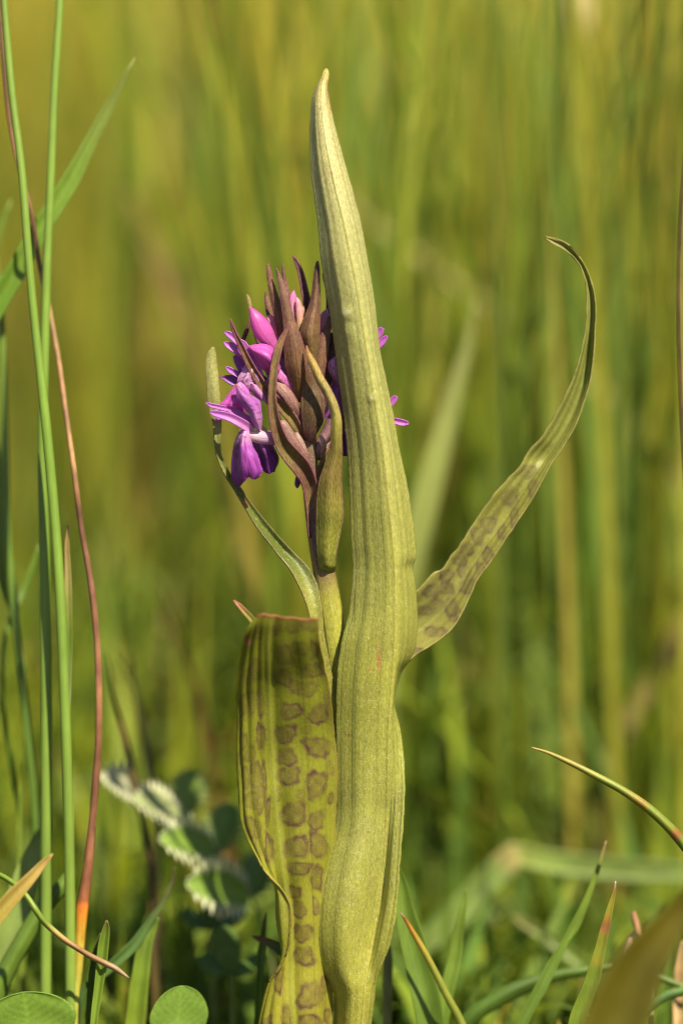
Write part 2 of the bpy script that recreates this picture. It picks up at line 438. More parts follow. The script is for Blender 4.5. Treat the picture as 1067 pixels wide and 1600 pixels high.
def big_col(u, t, px, py):
    c = stops(py, [(100, (.44, .37, .08)), (180, (.45, .42, .17)), (300, (.42, .41, .16)), (520, (.38, .39, .125)), (800, (.36, .37, .085)), (1050, (.345, .36, .06)), (1300, (.325, .345, .075)), (1480, (.34, .35, .06)), (1700, (.37, .36, .05))])
    mid = np.exp(-((u - .5) / .022)**2)[..., None]
    c = c * (1 - mid * .4) + np.array([.44, .41, .08]) * mid * .4
    # slightly darker and greyer towards the left margin above, brown scars
    gl = np.clip((.22 - u) / .22, 0, 1)[..., None] * np.clip((1000 - py) / 500, 0, 1)[..., None]
    c = c * (1 - .4 * gl) + np.array([.27, .31, .16]) * .4 * gl
    for (x, y, rx, ry, col, k) in [(592, 1032, 3, 16, (.45, .16, .06), .9), (579, 1046, 3, 2, (.45, .16, .06), .8), (556, 1033, .9, 25, (.05, .035, .02), 0),
                                   (545, 1149, 3.5, 2, (.35, .12, .05), .9), (564, 1185, 1.5, 1.5, (.2, .08, .03), .9), (600, 1283, 2, 2, (.4, .15, .05), .9),
                                   (560, 1368, 3, 2, (.5, .45, .3), .8), (555, 940, 1.1, 26, (.06, .05, .02), .95), (511, 140, 1.8, 16, (.32, .1, .05), .8),
                                   (515, 168, 1.6, 12, (.4, .14, .06), .7), (520, 402, 1.6, 14, (.5, .2, .08), .55), (570, 893, 10, 2.0, (.45, .45, .2), .6), (582, 622, 2.4, 2, (.75, .7, .5), .8), (543, 488, 4, 4, (.7, .68, .45), .6), (519, 272, 1.2, 4, (.35, .06, .06), .8)]:
        w = np.exp(-(((px - x) / rx)**2 + ((py - y) / ry)**2))[..., None] * k
        c = c * (1 - w) + np.array(col) * w
    # dim broad blotches of the far side showing through
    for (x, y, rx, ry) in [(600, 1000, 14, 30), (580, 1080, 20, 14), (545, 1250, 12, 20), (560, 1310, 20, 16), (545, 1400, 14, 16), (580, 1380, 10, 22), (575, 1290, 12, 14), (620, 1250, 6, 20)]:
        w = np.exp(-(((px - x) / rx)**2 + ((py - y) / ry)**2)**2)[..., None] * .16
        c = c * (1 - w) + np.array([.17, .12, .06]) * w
    return c
def big_disp(u, t, px, py):
    amp = .00006 * np.clip((px[:, -1:] - px[:, :1]) / 60, .1, 1)
    d = amp * (np.sin(u * 2 * np.pi * 5.5 + .6 * np.sin(t * 14)) + .6 * np.sin(u * 2 * np.pi * 9 + 1.2 + t * 3))
    d += .0003 * np.exp(-((u - .5) / .03)**2) * np.clip(amp / .00006, 0, 1)
    bl = .0004 * np.exp(-(((px - 543) / 9)**2 + ((py - 490) / 10)**2)) + .0003 * np.exp(-(((px - 582) / 7)**2 + ((py - 622) / 8)**2)) + .0003 * np.exp(-(((px - 548) / 8)**2 + ((py - 520) / 12)**2))
    return d + bl
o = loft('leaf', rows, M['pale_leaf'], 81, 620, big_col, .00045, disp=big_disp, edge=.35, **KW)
o['label'] = 'tall pale yellow green leaf standing upright in front of the spike'

# --- blotched leaf in front, its left margin rolled over low down, tip bitten off
def spotted(base_col, spots, px, py, c, dark=(.12, .035, .055)):
    r = np.random.default_rng(5)
    acc = np.zeros(px.shape)
    for (x, y, rx, ry, *k) in spots:
        k = k[0] if k else 1.0
        ph = r.uniform(0, 6.28, 4)
        dx = (px - x) / rx; dy = (py - y) / ry
        a = np.arctan2(dy, dx)
        q = (np.abs(dx)**2.8 + np.abs(dy)**2.8)**(1 / 2.8)
        q = q * (1 + .10 * np.sin(2 * a + ph[0]) + .09 * np.sin(3 * a + ph[1]) + .06 * np.sin(5 * a + ph[2]) + .09 * np.sin(px * .42 + ph[3]) * np.sin(py * .37 + ph[0]))
        e = 1 / (1 + np.exp((q - 1) * 13))
        ring = np.exp(-((q - .84) / .17)**2)
        acc = np.maximum(acc, k * e * np.clip(.40 + .12 * np.sin(px * .31 + ph[0]) * np.sin(py * .27 + ph[1]) + .52 * ring * (.62 + .38 * np.sin(a + ph[3]) + .25 * np.sin(3 * a + ph[2])), 0, .95))
    w = acc[..., None]
    return c * (1 - w) + np.array(dark) * w

sp_rows = [
 # margin, fold, between, midrib, right half, right margin
 [(401, 966, -25.1), (406, 961, -25.7), (411, 958, -26.1), (424, 960, -25.6), (460, 966, -26.1), (498, 967, -24.5)],
 [(390, 981, -24.2), (396, 978, -24.8), (404, 976, -25.1), (421, 977, -24.7), (460, 980, -25.1), (498.5, 981, -23.6)],
 [(383, 996, -22.8), (391, 994, -23.4), (401, 994, -23.5), (419, 996, -23.0), (459, 997, -23.6), (499, 998, -22.1)],
 [(377, 1024, -19.5), (386, 1024, -20.3), (399, 1024, -20.5), (419, 1024, -20.1), (463, 1024, -20.9), (504, 1024, -19.1)],
 [(371.5, 1064, -15.5), (381, 1064, -16.5), (397, 1064, -16.8), (420, 1064, -16.3), (467, 1064, -17.3), (513, 1064, -14.9)],
 [(371, 1120, -11.6), (381, 1120, -12.8), (399, 1120, -13.0), (422, 1120, -12.4), (471, 1120, -13.6), (520, 1120, -10.6)],
 [(372, 1180, -9.2), (382, 1180, -10.6), (400, 1180, -10.8), (425, 1180, -10.0), (475, 1180, -11.2), (526, 1180, -7.6)],
 [(373, 1245, -8.4), (384, 1245, -9.8), (403, 1245, -9.9), (430, 1245, -9.0), (478, 1245, -10.2), (527, 1245, -6.2)],
 [(378, 1285, -8.2), (388, 1285, -9.4), (408, 1285, -9.4), (433, 1285, -8.6), (480, 1285, -9.6), (526, 1285, -5.4)],
 [(392, 1322, -8.6), (399, 1322, -9.2), (415, 1322, -9.0), (437, 1322, -8.2), (482, 1322, -9.0), (524, 1322, -4.6)],
 [(416, 1362, -9.6), (417, 1362, -9.0), (426, 1362, -8.4), (442, 1362, -7.6), (484, 1362, -8.2), (521, 1362, -4.0)],
 [(440, 1390, -10.4), (431, 1388, -9.0), (433, 1390, -7.6), (446, 1390, -6.8), (485, 1390, -7.6), (519, 1390, -3.6)],
 [(452, 1410, -10.8), (434, 1408, -9.2), (436, 1410, -7.0), (450, 1410, -6.2), (486, 1410, -7.2), (517, 1410, -3.2)],
 [(455.5, 1430, -10.8), (436, 1430, -9.2), (438, 1430, -6.6), (453, 1430, -5.8), (486, 1430, -6.8), (516, 1430, -3.0)],
 [(455, 1460, -10.2), (439, 1462, -8.8), (441, 1460, -6.2), (454, 1460, -5.4), (487, 1460, -6.2), (516, 1460, -2.6)],
 [(449, 1486, -9.2), (441, 1488, -8.2), (443, 1486, -6.2), (454, 1486, -5.2), (488, 1486, -6.0), (516, 1486, -2.4)],
 [(439, 1505, -8.2), (438, 1507, -7.6), (443, 1505, -6.4), (454, 1505, -5.2), (488, 1505, -6.0), (516, 1505, -2.2)],
 [(425, 1528, -6.8), (428, 1528, -6.9), (439, 1528, -6.6), (454, 1528, -5.4), (488, 1528, -6.0), (517, 1528, -2.0)],
 [(415.5, 1552, -5.4), (421, 1552, -6.2), (435, 1552, -6.6), (455, 1552, -5.6), (488, 1552, -6.0), (518, 1552, -1.8)],
 [(408, 1582, -4.0), (415, 1582, -5.4), (433, 1582, -6.4), (457, 1582, -5.8), (489, 1582, -6.0), (519, 1582, -1.4)],
 [(405, 1610, -3.0), (413, 1610, -4.8), (433, 1610, -6.2), (460, 1610, -5.8), (491, 1610, -5.8), (520, 1610, -1.2)],
 [(412, 1670, 0.0), (422, 1670, -2.8), (445, 1670, -5.0), (475, 1670, -5.2), (500, 1670, -4.6), (525, 1670, -0.6)],
 [(440, 1742, 3.0), (455, 1742, 0.0), (480, 1742, -2.0), (505, 1742, -2.6), (522, 1742, -1.8), (540, 1742, 0.0)]]
spots_c = [(455, 1110, 17, 14), (498, 1115, 17, 17), (445, 1146, 19, 15), (496, 1167, 22, 16), (448, 1183, 17, 14), (442, 1057, 15, 15, .8), (461, 1073, 12, 12, .7),
 (479, 1076, 16, 13, .7), (445, 1022, 14, 16, .7), (467, 1012, 14, 12, .6), (490, 1016, 8, 14, .8), (488, 1048, 16, 13, .8), (432, 980, 7, 13, .8), (458, 981, 13, 8, .6), (482, 978, 13, 8, .8),
 (400, 1045, 8, 20, .6), (388, 1057, 8, 14, .5), (381, 1099, 6, 20, .6), (407, 1099, 7, 22, .8), (392, 1099, 8, 22, .45), (407, 1150, 7, 24), (381, 1156, 6, 14, .7), (391, 1178, 8, 14, .6), (404, 987, 6, 14, .7),
 (451, 1212, 18, 16), (493, 1225, 15, 24), (434, 1240, 5, 12), (459, 1272, 20, 22), (494, 1282, 12, 16), (517, 1248, 5, 10), (463, 1323, 20, 18), (496, 1320, 13, 22), (467, 1356, 19, 12), (494, 1371, 10, 19),
 (461, 1394, 10, 11), (468, 1421, 11, 14), (493, 1416, 5, 14), (474, 1457, 17, 13), (475, 1494, 17, 16), (483, 1556, 18, 21), (504, 1540, 7, 15), (483, 1594, 16, 11), (511, 1588, 6, 13), (436, 1530, 9, 20), (447, 1588, 8, 17), (420, 1597, 8, 11),
 (383, 1215, 6, 20, .7), (400, 1212, 10, 25, .8), (412, 1215, 5, 20), (394, 1250, 11, 16, .7), (407, 1250, 8, 20, .8), (418, 1268, 4, 25), (391, 1292, 8, 20, .7), (402, 1296, 6, 18, .7), (421, 1326, 8, 22), (404, 1325, 5, 14, .6),
 (376, 1130, 4, 14, .6), (375, 1185, 3, 12, .6), (478, 1140, 8, 7, .5), (515, 1200, 6, 12, .6), (470, 1240, 7, 9, .5), (510, 1085, 5, 9, .6), (426, 1640, 10, 14), (485, 1640, 16, 14), (424, 1018, 4, 6, .4)]
def spot_col(u, t, px, py):
    c = stops(py, [(950, (.28, .31, .025)), (1150, (.30, .325, .03)), (1400, (.36, .37, .04)), (1600, (.41, .40, .045)), (1750, (.38, .4, .08))])
    c = spotted(None, spots_c, px, py, c) * 1.0
    mid = np.exp(-((u - .60) / .028)**2)[..., None]
    c = c * (1 - .75 * mid) + np.array([.36, .40, .06]) * .75 * mid
    under = ((u < .23) & (py > 1375) & (py < 1500))[..., None]
    c = np.where(under, np.array([.33, .35, .05]), c)
    e = np.exp(-np.minimum(u, 1 - u) / .012)[..., None] * .55
    c = c * (1 - e) + np.array([.36, .22, .08]) * e
    top = np.clip(1 - t / .012, 0, 1)[..., None]
    c = c * (1 - top) + np.array([.34, .15, .06]) * top
    for (x, y, rx, ry, col) in [(389, 1003, 5, 6, (.62, .32, .22)), (386, 994, 4, 8, (.3, .1, .04))]:
        w = np.exp(-(((px - x) / rx)**2 + ((py - y) / ry)**2)**2)[..., None] * .9
        c = c * (1 - w) + np.array(col) * w
    return c
def spot_disp(u, t, px, py):
    d = .00022 * np.sin(u * 2 * np.pi * 6 + .5 * np.sin(t * 9)) + .0002 * np.sin(t * 46 + u * 5)
    return d + .0005 * np.exp(-((u - .60) / .03)**2)
o = loft('leaf', sp_rows, M['spot_leaf'], 121, 420, spot_col, .0004, disp=spot_disp, edge=.4, **KW)
o['label'] = 'broad purple-blotched leaf with bitten-off brown top edge'

# --- right leaf with curled tip
dl = [(852, 373, 852, 370), (862.6, 380.6, 866, 373), (882, 391.6, 885, 381), (902, 411, 905, 402), (913, 437.5, 922, 437), (916, 477, 930, 477), (913, 521, 929, 516), (904, 560, 927, 556),
      (893, 595, 921, 597), (880, 623.5, 912, 628), (862.6, 656, 898, 665), (845, 682.6, 880, 696), (819, 715, 862, 724), (814, 726, 858, 731), (792.6, 748, 841, 761), (770.7, 772, 814, 805),
      (749, 805, 792.6, 840), (727, 836, 768, 873), (705, 866, 746, 905), (690, 890.5, 732, 939), (679, 895, 717, 966), (648, 923, 687.5, 998), (618, 950, 657, 1020), (590, 985, 634, 1037), (572, 1040, 600, 1075), (560, 1120, 580, 1140), (545, 1300, 570, 1300)]
nD = len(dl); rowsD = []
for i, (ax, ay, bx, by) in enumerate(dl):
    t = i / (nD - 1)
    d = np.interp(i, [0, 5, 12, 19, 23, nD - 1], [9, 7, 6, 3, 1.5, 2])
    f = np.interp(i, [0, 4, 7, 10, 14, nD - 1], [.25, .75, .7, .45, .3, .3]) * math.hypot(bx - ax, by - ay) * S * 1000
    mu = np.interp(i, [0, 5, 9, 14, 20, nD - 1], [.5, .55, .7, .64, .6, .6])
    rowsD.append([(ax, ay, d), (ax + mu * .5 * (bx - ax), ay + mu * .5 * (by - ay), d + .65 * f), (ax + mu * (bx - ax), ay + mu * (by - ay), d + f),
                  (ax + (mu + .5 * (1 - mu)) * (bx - ax), ay + (mu + .5 * (1 - mu)) * (by - ay), d + .35 * f), (bx, by, d - .5 * f)])
spots_d = [(825, 737, 12, 12, .7), (797, 777, 13, 14, .8), (762, 820, 14, 13, .8), (745, 837, 11, 14, .8), (728, 858, 12, 10, .9), (718, 876, 12, 9, .9), (724, 893, 10, 12), (697, 899, 11, 11), (696, 919, 14, 10), (672, 923, 12, 12),
           (684, 945, 12, 11, .8), (661, 954, 14, 9, .8), (832, 763, 7, 13, .9), (803, 808, 7, 17), (785, 834, 7, 14), (763, 869, 8, 15), (749, 891, 8, 12), (731, 917, 13, 14), (707, 950, 12, 15), (709, 966, 7, 6), (679, 987, 16, 9), (648, 1018, 14, 6), (812, 756, 4, 5, .6), (776, 800, 6, 6, .6)]
def d_col(u, t, px, py):
    c = stops(py, [(368, (.36, .32, .08)), (400, (.26, .29, .06)), (600, (.27, .31, .07)), (800, (.32, .33, .07)), (1000, (.34, .34, .09))])
    c = spotted(None, spots_d, px, py, c, (.13, .075, .075)) 
    mid = np.exp(-((u - .5) / .05)**2)[..., None] * .5
    c = c * (1 - mid) + np.array([.34, .37, .09]) * mid
    e = np.exp(-np.minimum(u, 1 - u) / .02)[..., None] * .5
    return c * (1 - e) + np.array([.42, .36, .14]) * e
o = loft('leaf', rowsD, M['spot_leaf'], 61, 360, d_col, .00035, disp=lambda u, t, px, py: .00008 * np.sin(u * 2 * np.pi * 5) + .00025 * np.sin(t * 60 + 4 * u) * np.clip(t * 4 - 1, 0, 1), edge=.5, **KW)
o['label'] = 'slender blotched leaf arching right with a curled tip'

# --- narrow left leaf sheathing the stem
bl = [(332, 542.5, 334.5, 542, -5), (325, 551, 337, 551, -5), (322.5, 562, 338.5, 562, -5), (323.5, 600, 342, 600, -5), (327, 640, 345.6, 640, -4.4), (332, 660, 346.5, 660, -4), (334.5, 690, 345, 690, -3.6), (338.5, 712, 346, 709, -3), (350, 740, 358, 736, -2.4),
      (364, 762, 373, 757, -2), (383, 794, 394, 787, -1.4), (404, 828, 421, 821, -1), (420, 848, 441, 844, -.8), (433, 865, 461, 865, -.8), (451.5, 888, 480, 884, -1.6), (467.5, 917, 494, 908, -2.2), (480, 949, 502, 940, -3), (488, 990, 506, 985, -3.4), (500, 1060, 520, 1060, -3.4), (520, 1200, 545, 1200, -2)]
rowsB = []
for i, (ax, ay, bx, by, d) in enumerate(bl):
    w = math.hypot(bx - ax, by - ay) * S * 1000
    k = np.interp(i, [0, 3, 6, 9, 12, 16, 19], [-.2, -.3, .3, .8, 1.0, .4, .2])
    rowsB.append([(ax, ay, d - .2 * w * max(k, 0)), (ax + .5 * (bx - ax), ay + .5 * (by - ay), d + k * w * .7), (bx, by, d + .5 * w * max(k, 0))])
def b_col(u, t, px, py):
    c = stops(py, [(540, (.3, .3, .08)), (600, (.40, .40, .14)), (700, (.24, .28, .07)), (760, (.13, .17, .03)), (880, (.12, .16, .025)), (930, (.24, .26, .04)), (1000, (.34, .34, .06))])
    e = np.exp(-np.minimum(u, 1 - u) / .05)[..., None] * .5
    c = c * (1 - e) + np.array([.22, .13, .08]) * e
    for (x, y, rx, ry, col) in [(384, 786, 6, 5, (.32, .12, .05)), (330, 655, 4, 4, (.25, .08, .04))]:
        w = np.exp(-(((px - x) / rx)**2 + ((py - y) / ry)**2))[..., None] * .9
        c = c * (1 - w) + np.array(col) * w
    return c
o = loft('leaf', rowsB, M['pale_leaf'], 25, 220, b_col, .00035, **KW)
o['label'] = 'narrow green leaf bending out left from the stem'

# --- stem
GREEN = (.27, .29, .045); PURP = (.13, .05, .065)
tube('stem', [(548, 1745, 3, 26), (545, 1500, 3, 24), (541, 1200, 2, 21), (534, 1080, 1, 20), (521, 980, 0, 19), (509, 905, 0, 17.5), (499, 850, 0, 16), (490, 790, 0, 14), (485, 740, 0, 13), (483, 690, 0, 12), (480, 630, 0, 10), (474, 570, 0, 8), (468, 510, 0, 5), (466, 480, 0, 2)],
     M['stem'], [(0, (.4, .38, .1)), (.45, (.33, .35, .05)), (.645, (.34, .34, .05)), (.675, (.2, .14, .05)), (.70, (.15, .08, .06)), (.75, PURP), (1, (.2, .2, .06))], nv=160, nr=28, ribs=7, rib_amp=.035, **KW)

# --- bracts: (px, py, depth mm, width px)
BT = (.21, .105, .075); BM = (.19, .085, .055); BB = (.2, .15, .045); BD = (.13, .06, .06)
def bract(pts, cols=None, fold=-.35, nv=70, nu=17, edgecol=(.27, .07, .16), thick=.0003, label=None):
    cols = cols or [(0, BT), (.4, BM), (.8, (.18, .09, .045)), (1, BB)]
    k = int(rng.integers(1 << 30))
    def cf(u, t, px, py):
        r = np.random.default_rng(k)
        c = stops(t, cols) * (1 + noise1(u.shape[0], 6, .08, r)[:, None, None])
        c = c * (1 + .18 * np.sin(u * 37 + k % 7)[..., None] * .6)
        e = np.exp(-np.minimum(u, 1 - u) / .03)[..., None] * .7
        return c * (1 - e) + np.array(edgecol) * e
    o = loft('bract', ribbon_rows(pts, fold), M['bract'], nu, nv, cf, thick, edge=.15, **KW)
    if label: o['label'] = label
    return o
# back row
bract([(441.6, 410.5, 3, 1.2), (443, 425, 3, 4), (445.5, 442, 3, 6.5), (449, 460, 2.5, 9), (455, 490, 2, 11), (463, 530, 1, 8)])
bract([(458, 400, 5, 1), (462, 407, 5, 4.5), (467, 418, 4.6, 7), (472, 435, 4.2, 9), (476, 455, 3.6, 11), (480, 474, 3, 12), (481, 500, 2, 13), (478, 540, 1, 9)], [(0, (.12, .055, .07)), (1, (.13, .06, .06))], fold=.45)  # coloured darker to hold the shade it stands in
bract([(415, 456, 4, 1.2), (416.5, 464, 4, 6), (418.5, 475, 3.6, 8.5), (422, 490, 3.2, 11), (430, 515, 2.4, 12), (445, 550, 1, 9)])
bract([(386, 460, 3, 1), (388, 466, 3, 4), (391, 480, 2.6, 5), (395, 500, 2, 5.5), (401, 527, 1.6, 5.5), (412, 552, 1, 6), (440, 590, 0, 6)], [(0, (.4, .3, .1)), (.25, (.26, .2, .1)), (.4, (.12, .08, .06)), (1, (.13, .05, .06))])
bract([(391, 503, 0, 1), (388, 511, 0, 4.5), (384, 521, 0, 5.5), (380, 533, 0, 5.5), (384, 555, 0, 6), (420, 600, 0, 7)], [(0, (.14, .05, .05)), (1, (.16, .06, .06))])
bract([(504.5, 427, 4, 1), (507, 434, 4, 4), (512, 450, 4, 7), (515, 480, 3, 10), (505, 540, 1, 9)], [(0, BD), (1, BD)])
# mid
bract([(418, 411.5, -.4, 1.6), (419.5, 420, -.5, 5.5), (422, 436, -.7, 8.5), (427, 458, -1, 11.5), (433, 480, -1.2, 14), (438, 500, -1.4, 15.5), (443, 525, -1.4, 16), (450, 560, -1, 14), (462, 610, 0, 9)], fold=-.3)
bract([(432, 419, -3, 1.2), (434.5, 427, -3, 4), (438.5, 440, -3.3, 8.5), (443.5, 460, -3.8, 13), (449, 488, -4.4, 16), (453, 508, -4.8, 20), (457, 528, -5, 27), (460, 548, -5, 33), (463, 570, -4.6, 35), (466, 588, -4, 29), (467, 605, -3.2, 17), (467.5, 628, -1.8, 4)],
      [(0, (.19, .10, .08)), (.4, (.19, .095, .06)), (.75, (.17, .085, .045)), (.92, (.2, .12, .04)), (1, (.18, .05, .08))], fold=-.28, nv=110, nu=25)
bract([(496, 408, -1, 1.6), (495.5, 418, -1, 6), (494.5, 440, -1.4, 9.5), (493.5, 460, -1.8, 13), (491.5, 480, -2.2, 18), (487, 502, -2.6, 26), (484, 525, -2.8, 31), (485, 545, -2.4, 26), (486, 562, -1.8, 17), (486, 585, -1, 6)],
      [(0, (.13, .06, .06)), (.45, (.19, .10, .055)), (.9, (.2, .14, .05)), (1, BB)], fold=-.6, nv=100, nu=25)
bract([(518, 488, 0, 1.5), (514, 505, -.4, 8), (508, 527, -1, 15), (503, 548, -1.4, 20), (500, 570, -1.4, 18), (498, 600, -1, 14), (494, 640, 0, 8)], [(0, (.2, .1, .07)), (.6, (.2, .10, .06)), (1, BB)], fold=-.3)
bract([(522, 520, 2, 8), (517, 550, 1.6, 18), (512, 585, 1.4, 20), (507, 620, 1, 14), (495, 660, 0, 8)], [(0, BD), (1, BD)], fold=-.3)
# front centre, greenish
bract([(484, 566, -3.4, 3), (485, 582, -4, 13), (486, 603, -3.6, 24), (487.5, 622, -3.8, 34), (488.5, 640, -3.8, 37), (488, 658, -3.6, 33), (485, 675, -3.2, 21), (484, 690, -2.4, 6)],
      [(0, (.14, .07, .05)), (.4, (.13, .085, .04)), (.75, (.10, .06, .035)), (1, (.12, .04, .055))], fold=-.2, nv=90, nu=23)
# left sweeping bract
bract([(360, 498, -6, 1), (362.5, 507, -6, 3.5), (367, 520, -6, 6), (375.5, 538, -6, 8.5), (387, 563, -6, 11), (401, 588, -5.6, 13), (416, 610, -5.2, 14.5), (431, 626, -4.8, 16), (445, 640, -4.4, 17), (457, 655, -3.8, 16), (467, 672, -2.8, 13), (478, 695, -1.2, 8)],
      [(0, (.15, .055, .05)), (.5, (.17, .10, .045)), (.8, (.21, .16, .05)), (1, (.14, .06, .06))], fold=.4, nv=110)
# front curved bract
bract([(452.5, 508, -7, 1), (447, 517, -7.2, 5), (440, 531, -7.6, 8.5), (434, 549, -8, 11), (429.5, 570, -8.2, 11.5), (426.5, 597, -8.4, 12), (425.5, 622, -8.4, 12.5), (427.5, 645, -8.2, 15), (432, 668, -7.8, 18), (441, 693, -7, 23), (455, 712, -6, 27), (471, 731, -5, 28), (482, 752, -3.8, 24), (486, 785, -2.6, 18), (489, 840, -2, 14)],
      [(0, (.24, .12, .06)), (.12, (.29, .2, .08)), (.3, (.21, .14, .06)), (.45, (.17, .10, .055)), (.6, (.17, .13, .045)), (.72, (.17, .08, .06)), (.86, (.2, .13, .055)), (1, (.13, .05, .065))], fold=.42, nv=140, nu=23)
# front right bract with yellow tip
bract([(479, 540, -7, 1), (480, 547, -7.2, 4), (483, 556, -7.6, 8.5), (489.5, 570, -8, 12), (499, 591, -8.2, 13), (511, 612, -8.2, 14), (519.5, 631, -8.2, 14.5), (525, 652.5, -8, 15.5), (525.5, 678, -7.6, 17), (524.5, 705, -7, 20), (520.5, 728, -6.4, 27), (516, 752, -5.8, 35), (515, 780, -5.2, 41), (515, 803, -4.8, 43), (513, 830, -4.2, 39), (511, 855, -3.8, 32), (511, 875, -3.2, 27), (512, 887, -2.4, 24), (513, 896, -.5, 18)],
      [(0, (.3, .12, .04)), (.08, (.45, .33, .09)), (.2, (.4, .33, .12)), (.36, (.27, .24, .05)), (.55, (.2, .15, .04)), (.75, (.24, .24, .04)), (1, (.28, .3, .05))], fold=-.42, nv=150, nu=27,
      label='long front bract with a yellow tip')
# behind it
bract([(532, 690, -1, 3), (524, 698, -1.2, 9), (513, 712, -1.4, 15), (505, 730, -1.4, 15), (498, 760, -1, 10), (494, 800, -.6, 6)], [(0, (.2, .2, .04)), (1, (.18, .17, .05))], fold=.3)
bract([(548, 640, 0, 4), (538, 655, -.2, 16), (527, 672, -.4, 22), (513, 695, -.4, 20), (500, 720, 0, 10)], [(0, (.14, .11, .05)), (1, (.1, .06, .05))], fold=.4)
bract([(560, 560, 6, 3), (552, 590, 5, 14), (538, 625, 4, 20), (515, 665, 2, 16), (495, 700, 0, 8)], [(0, BD), (1, BD)], fold=.3)
bract([(430, 470, 9, 2), (440, 500, 8, 12), (455, 540, 5, 18), (465, 590, 2, 12)], [(0, BD), (1, BD)], fold=.3)
bract([(525, 455, 8, 2), (515, 490, 7, 12), (500, 540, 5, 18), (485, 590, 2, 12)], [(0, BD), (1, BD)], fold=.3)

# --- buds: tip, base, width px, depth, colours
def bud(pts, cols, squash=.9, label=None, ribs=3):
    cols = [(a, (c[0] * 1.08, c[1] * .78, c[2])) for a, c in cols]
    o = tube('bud', pts, M['petal'], cols, nv=50, nr=24, ribs=ribs, rib_amp=.07, squash=squash, **KW)
    if label: o['label'] = label
MG = (.62, .16, .52); MGD = (.42, .09, .36); PK = (.72, .35, .55); LIL = (.55, .26, .6)
bud([(390, 479.5, -4, .3), (394, 486, -4, 5), (400, 498, -4, 11), (407, 512, -3.6, 14.5), (415, 525, -3, 14), (424, 537, -2.4, 10), (438, 560, -1, 5)], [(0, (.5, .1, .42)), (.35, MG), (.7, (.6, .2, .5)), (1, MGD)], label='plump magenta bud high on the left of the spike')
bud([(417, 493, 1, .5), (421, 497, 1, 6), (427, 505, 1, 8), (436, 520, 1, 8), (448, 545, 0.5, 4)], [(0, (.72, .42, .48)), (1, (.6, .35, .42))])
bud([(459.5, 453, 1.6, .4), (458, 461, 1.6, 4.5), (457.5, 475, 1.5, 6.5), (459, 495, 1.2, 6.5), (462, 525, .6, 4)], [(0, (.72, .2, .5)), (.4, (.72, .42, .55)), (.75, (.6, .5, .25)), (1, (.4, .4, .08))])
bud([(463.5, 464, 0, .4), (465, 470, 0, 3.6), (467, 482, 0, 5.6), (468, 498, 0, 5.6), (468, 530, 0, 4)], [(0, (.72, .38, .5)), (.3, (.72, .55, .45)), (.7, (.62, .56, .2)), (1, (.35, .38, .06))])
bud([(474, 478, 1.5, .4), (473.5, 488, 1.5, 4), (472, 503, 1.2, 6), (470, 530, .6, 5)], [(0, (.5, .42, .12)), (1, (.34, .34, .06))])
bud([(512, 482, 1, .5), (508, 492, 1, 7), (508, 505, 1, 9), (506, 520, 1, 8), (497, 545, 0, 4)], [(0, (.6, .4, .48)), (.6, (.5, .36, .4)), (1, (.35, .3, .12))])

# --- opened flowers: the mesh of a flower is its ovary; lip, sepals, petals and spur are its children
OV = [(0, (.42, .26, .24)), (.6, (.24, .12, .11)), (1, (.16, .07, .07))]
def flower(ov, label=None, cols=OV):
    o = tube('flower', ov, M['stem'], cols, nv=50, nr=18, ribs=6, rib_amp=.14, **KW)
    if label: o['label'] = label
    return o
def petal(fl, name, rows, cols, nu=45, nv=70, thick=.00025, marks=None, wav=.0, vmark=None):
    def cf(u, t, px, py):
        c = stops(t, cols)
        c = c * (1 + .13 * np.sin(u * 26 + 3 * np.sin(t * 4)) + .10 * np.sin(u * 61 + 2 * np.sin(t * 7)) + .08 * np.sin(px * .9 + py * .35) * np.sin(py * .6))[..., None]
        for (x, y, rx, ry, ang) in (marks or []):
            a = math.radians(ang); dx, dy = px - x, py - y
            p, q = dx * math.cos(a) + dy * math.sin(a), -dx * math.sin(a) + dy * math.cos(a)
            w = np.exp(-((p / (rx * 1.25))**2 + (q / ry)**2)**1.5)[..., None] * .85
            c = c * (1 - w) + np.array([.25, .02, .2]) * w
        return c
    cf0 = cf
    cf = lambda u, t, px, py: cf0(u, t, px, py) * np.array([1.03, .78, 1.08])
    dsp = (lambda u, t, px, py: wav * np.sin(u * 15 + t * 3) * np.clip(t * 2, 0, 1)) if wav else None
    return loft(name, rows, M['petal'], nu, nv, cf, thick, fl, BASE, disp=dsp, edge=.25)
def sepal(fl, pts, cols, fold=.2, name='sepal', **k):
    return petal(fl, name, ribbon_rows(pts, fold), cols, 21, 50, **k)
def spur(fl, pts, cols):
    return tube('spur', pts, M['petal'], cols, nv=30, nr=16, parent=fl, base=BASE)
VI = (.36, .10, .46); DV = (.22, .05, .32); WH = (.72, .55, .68); PL = (.58, .28, .62)

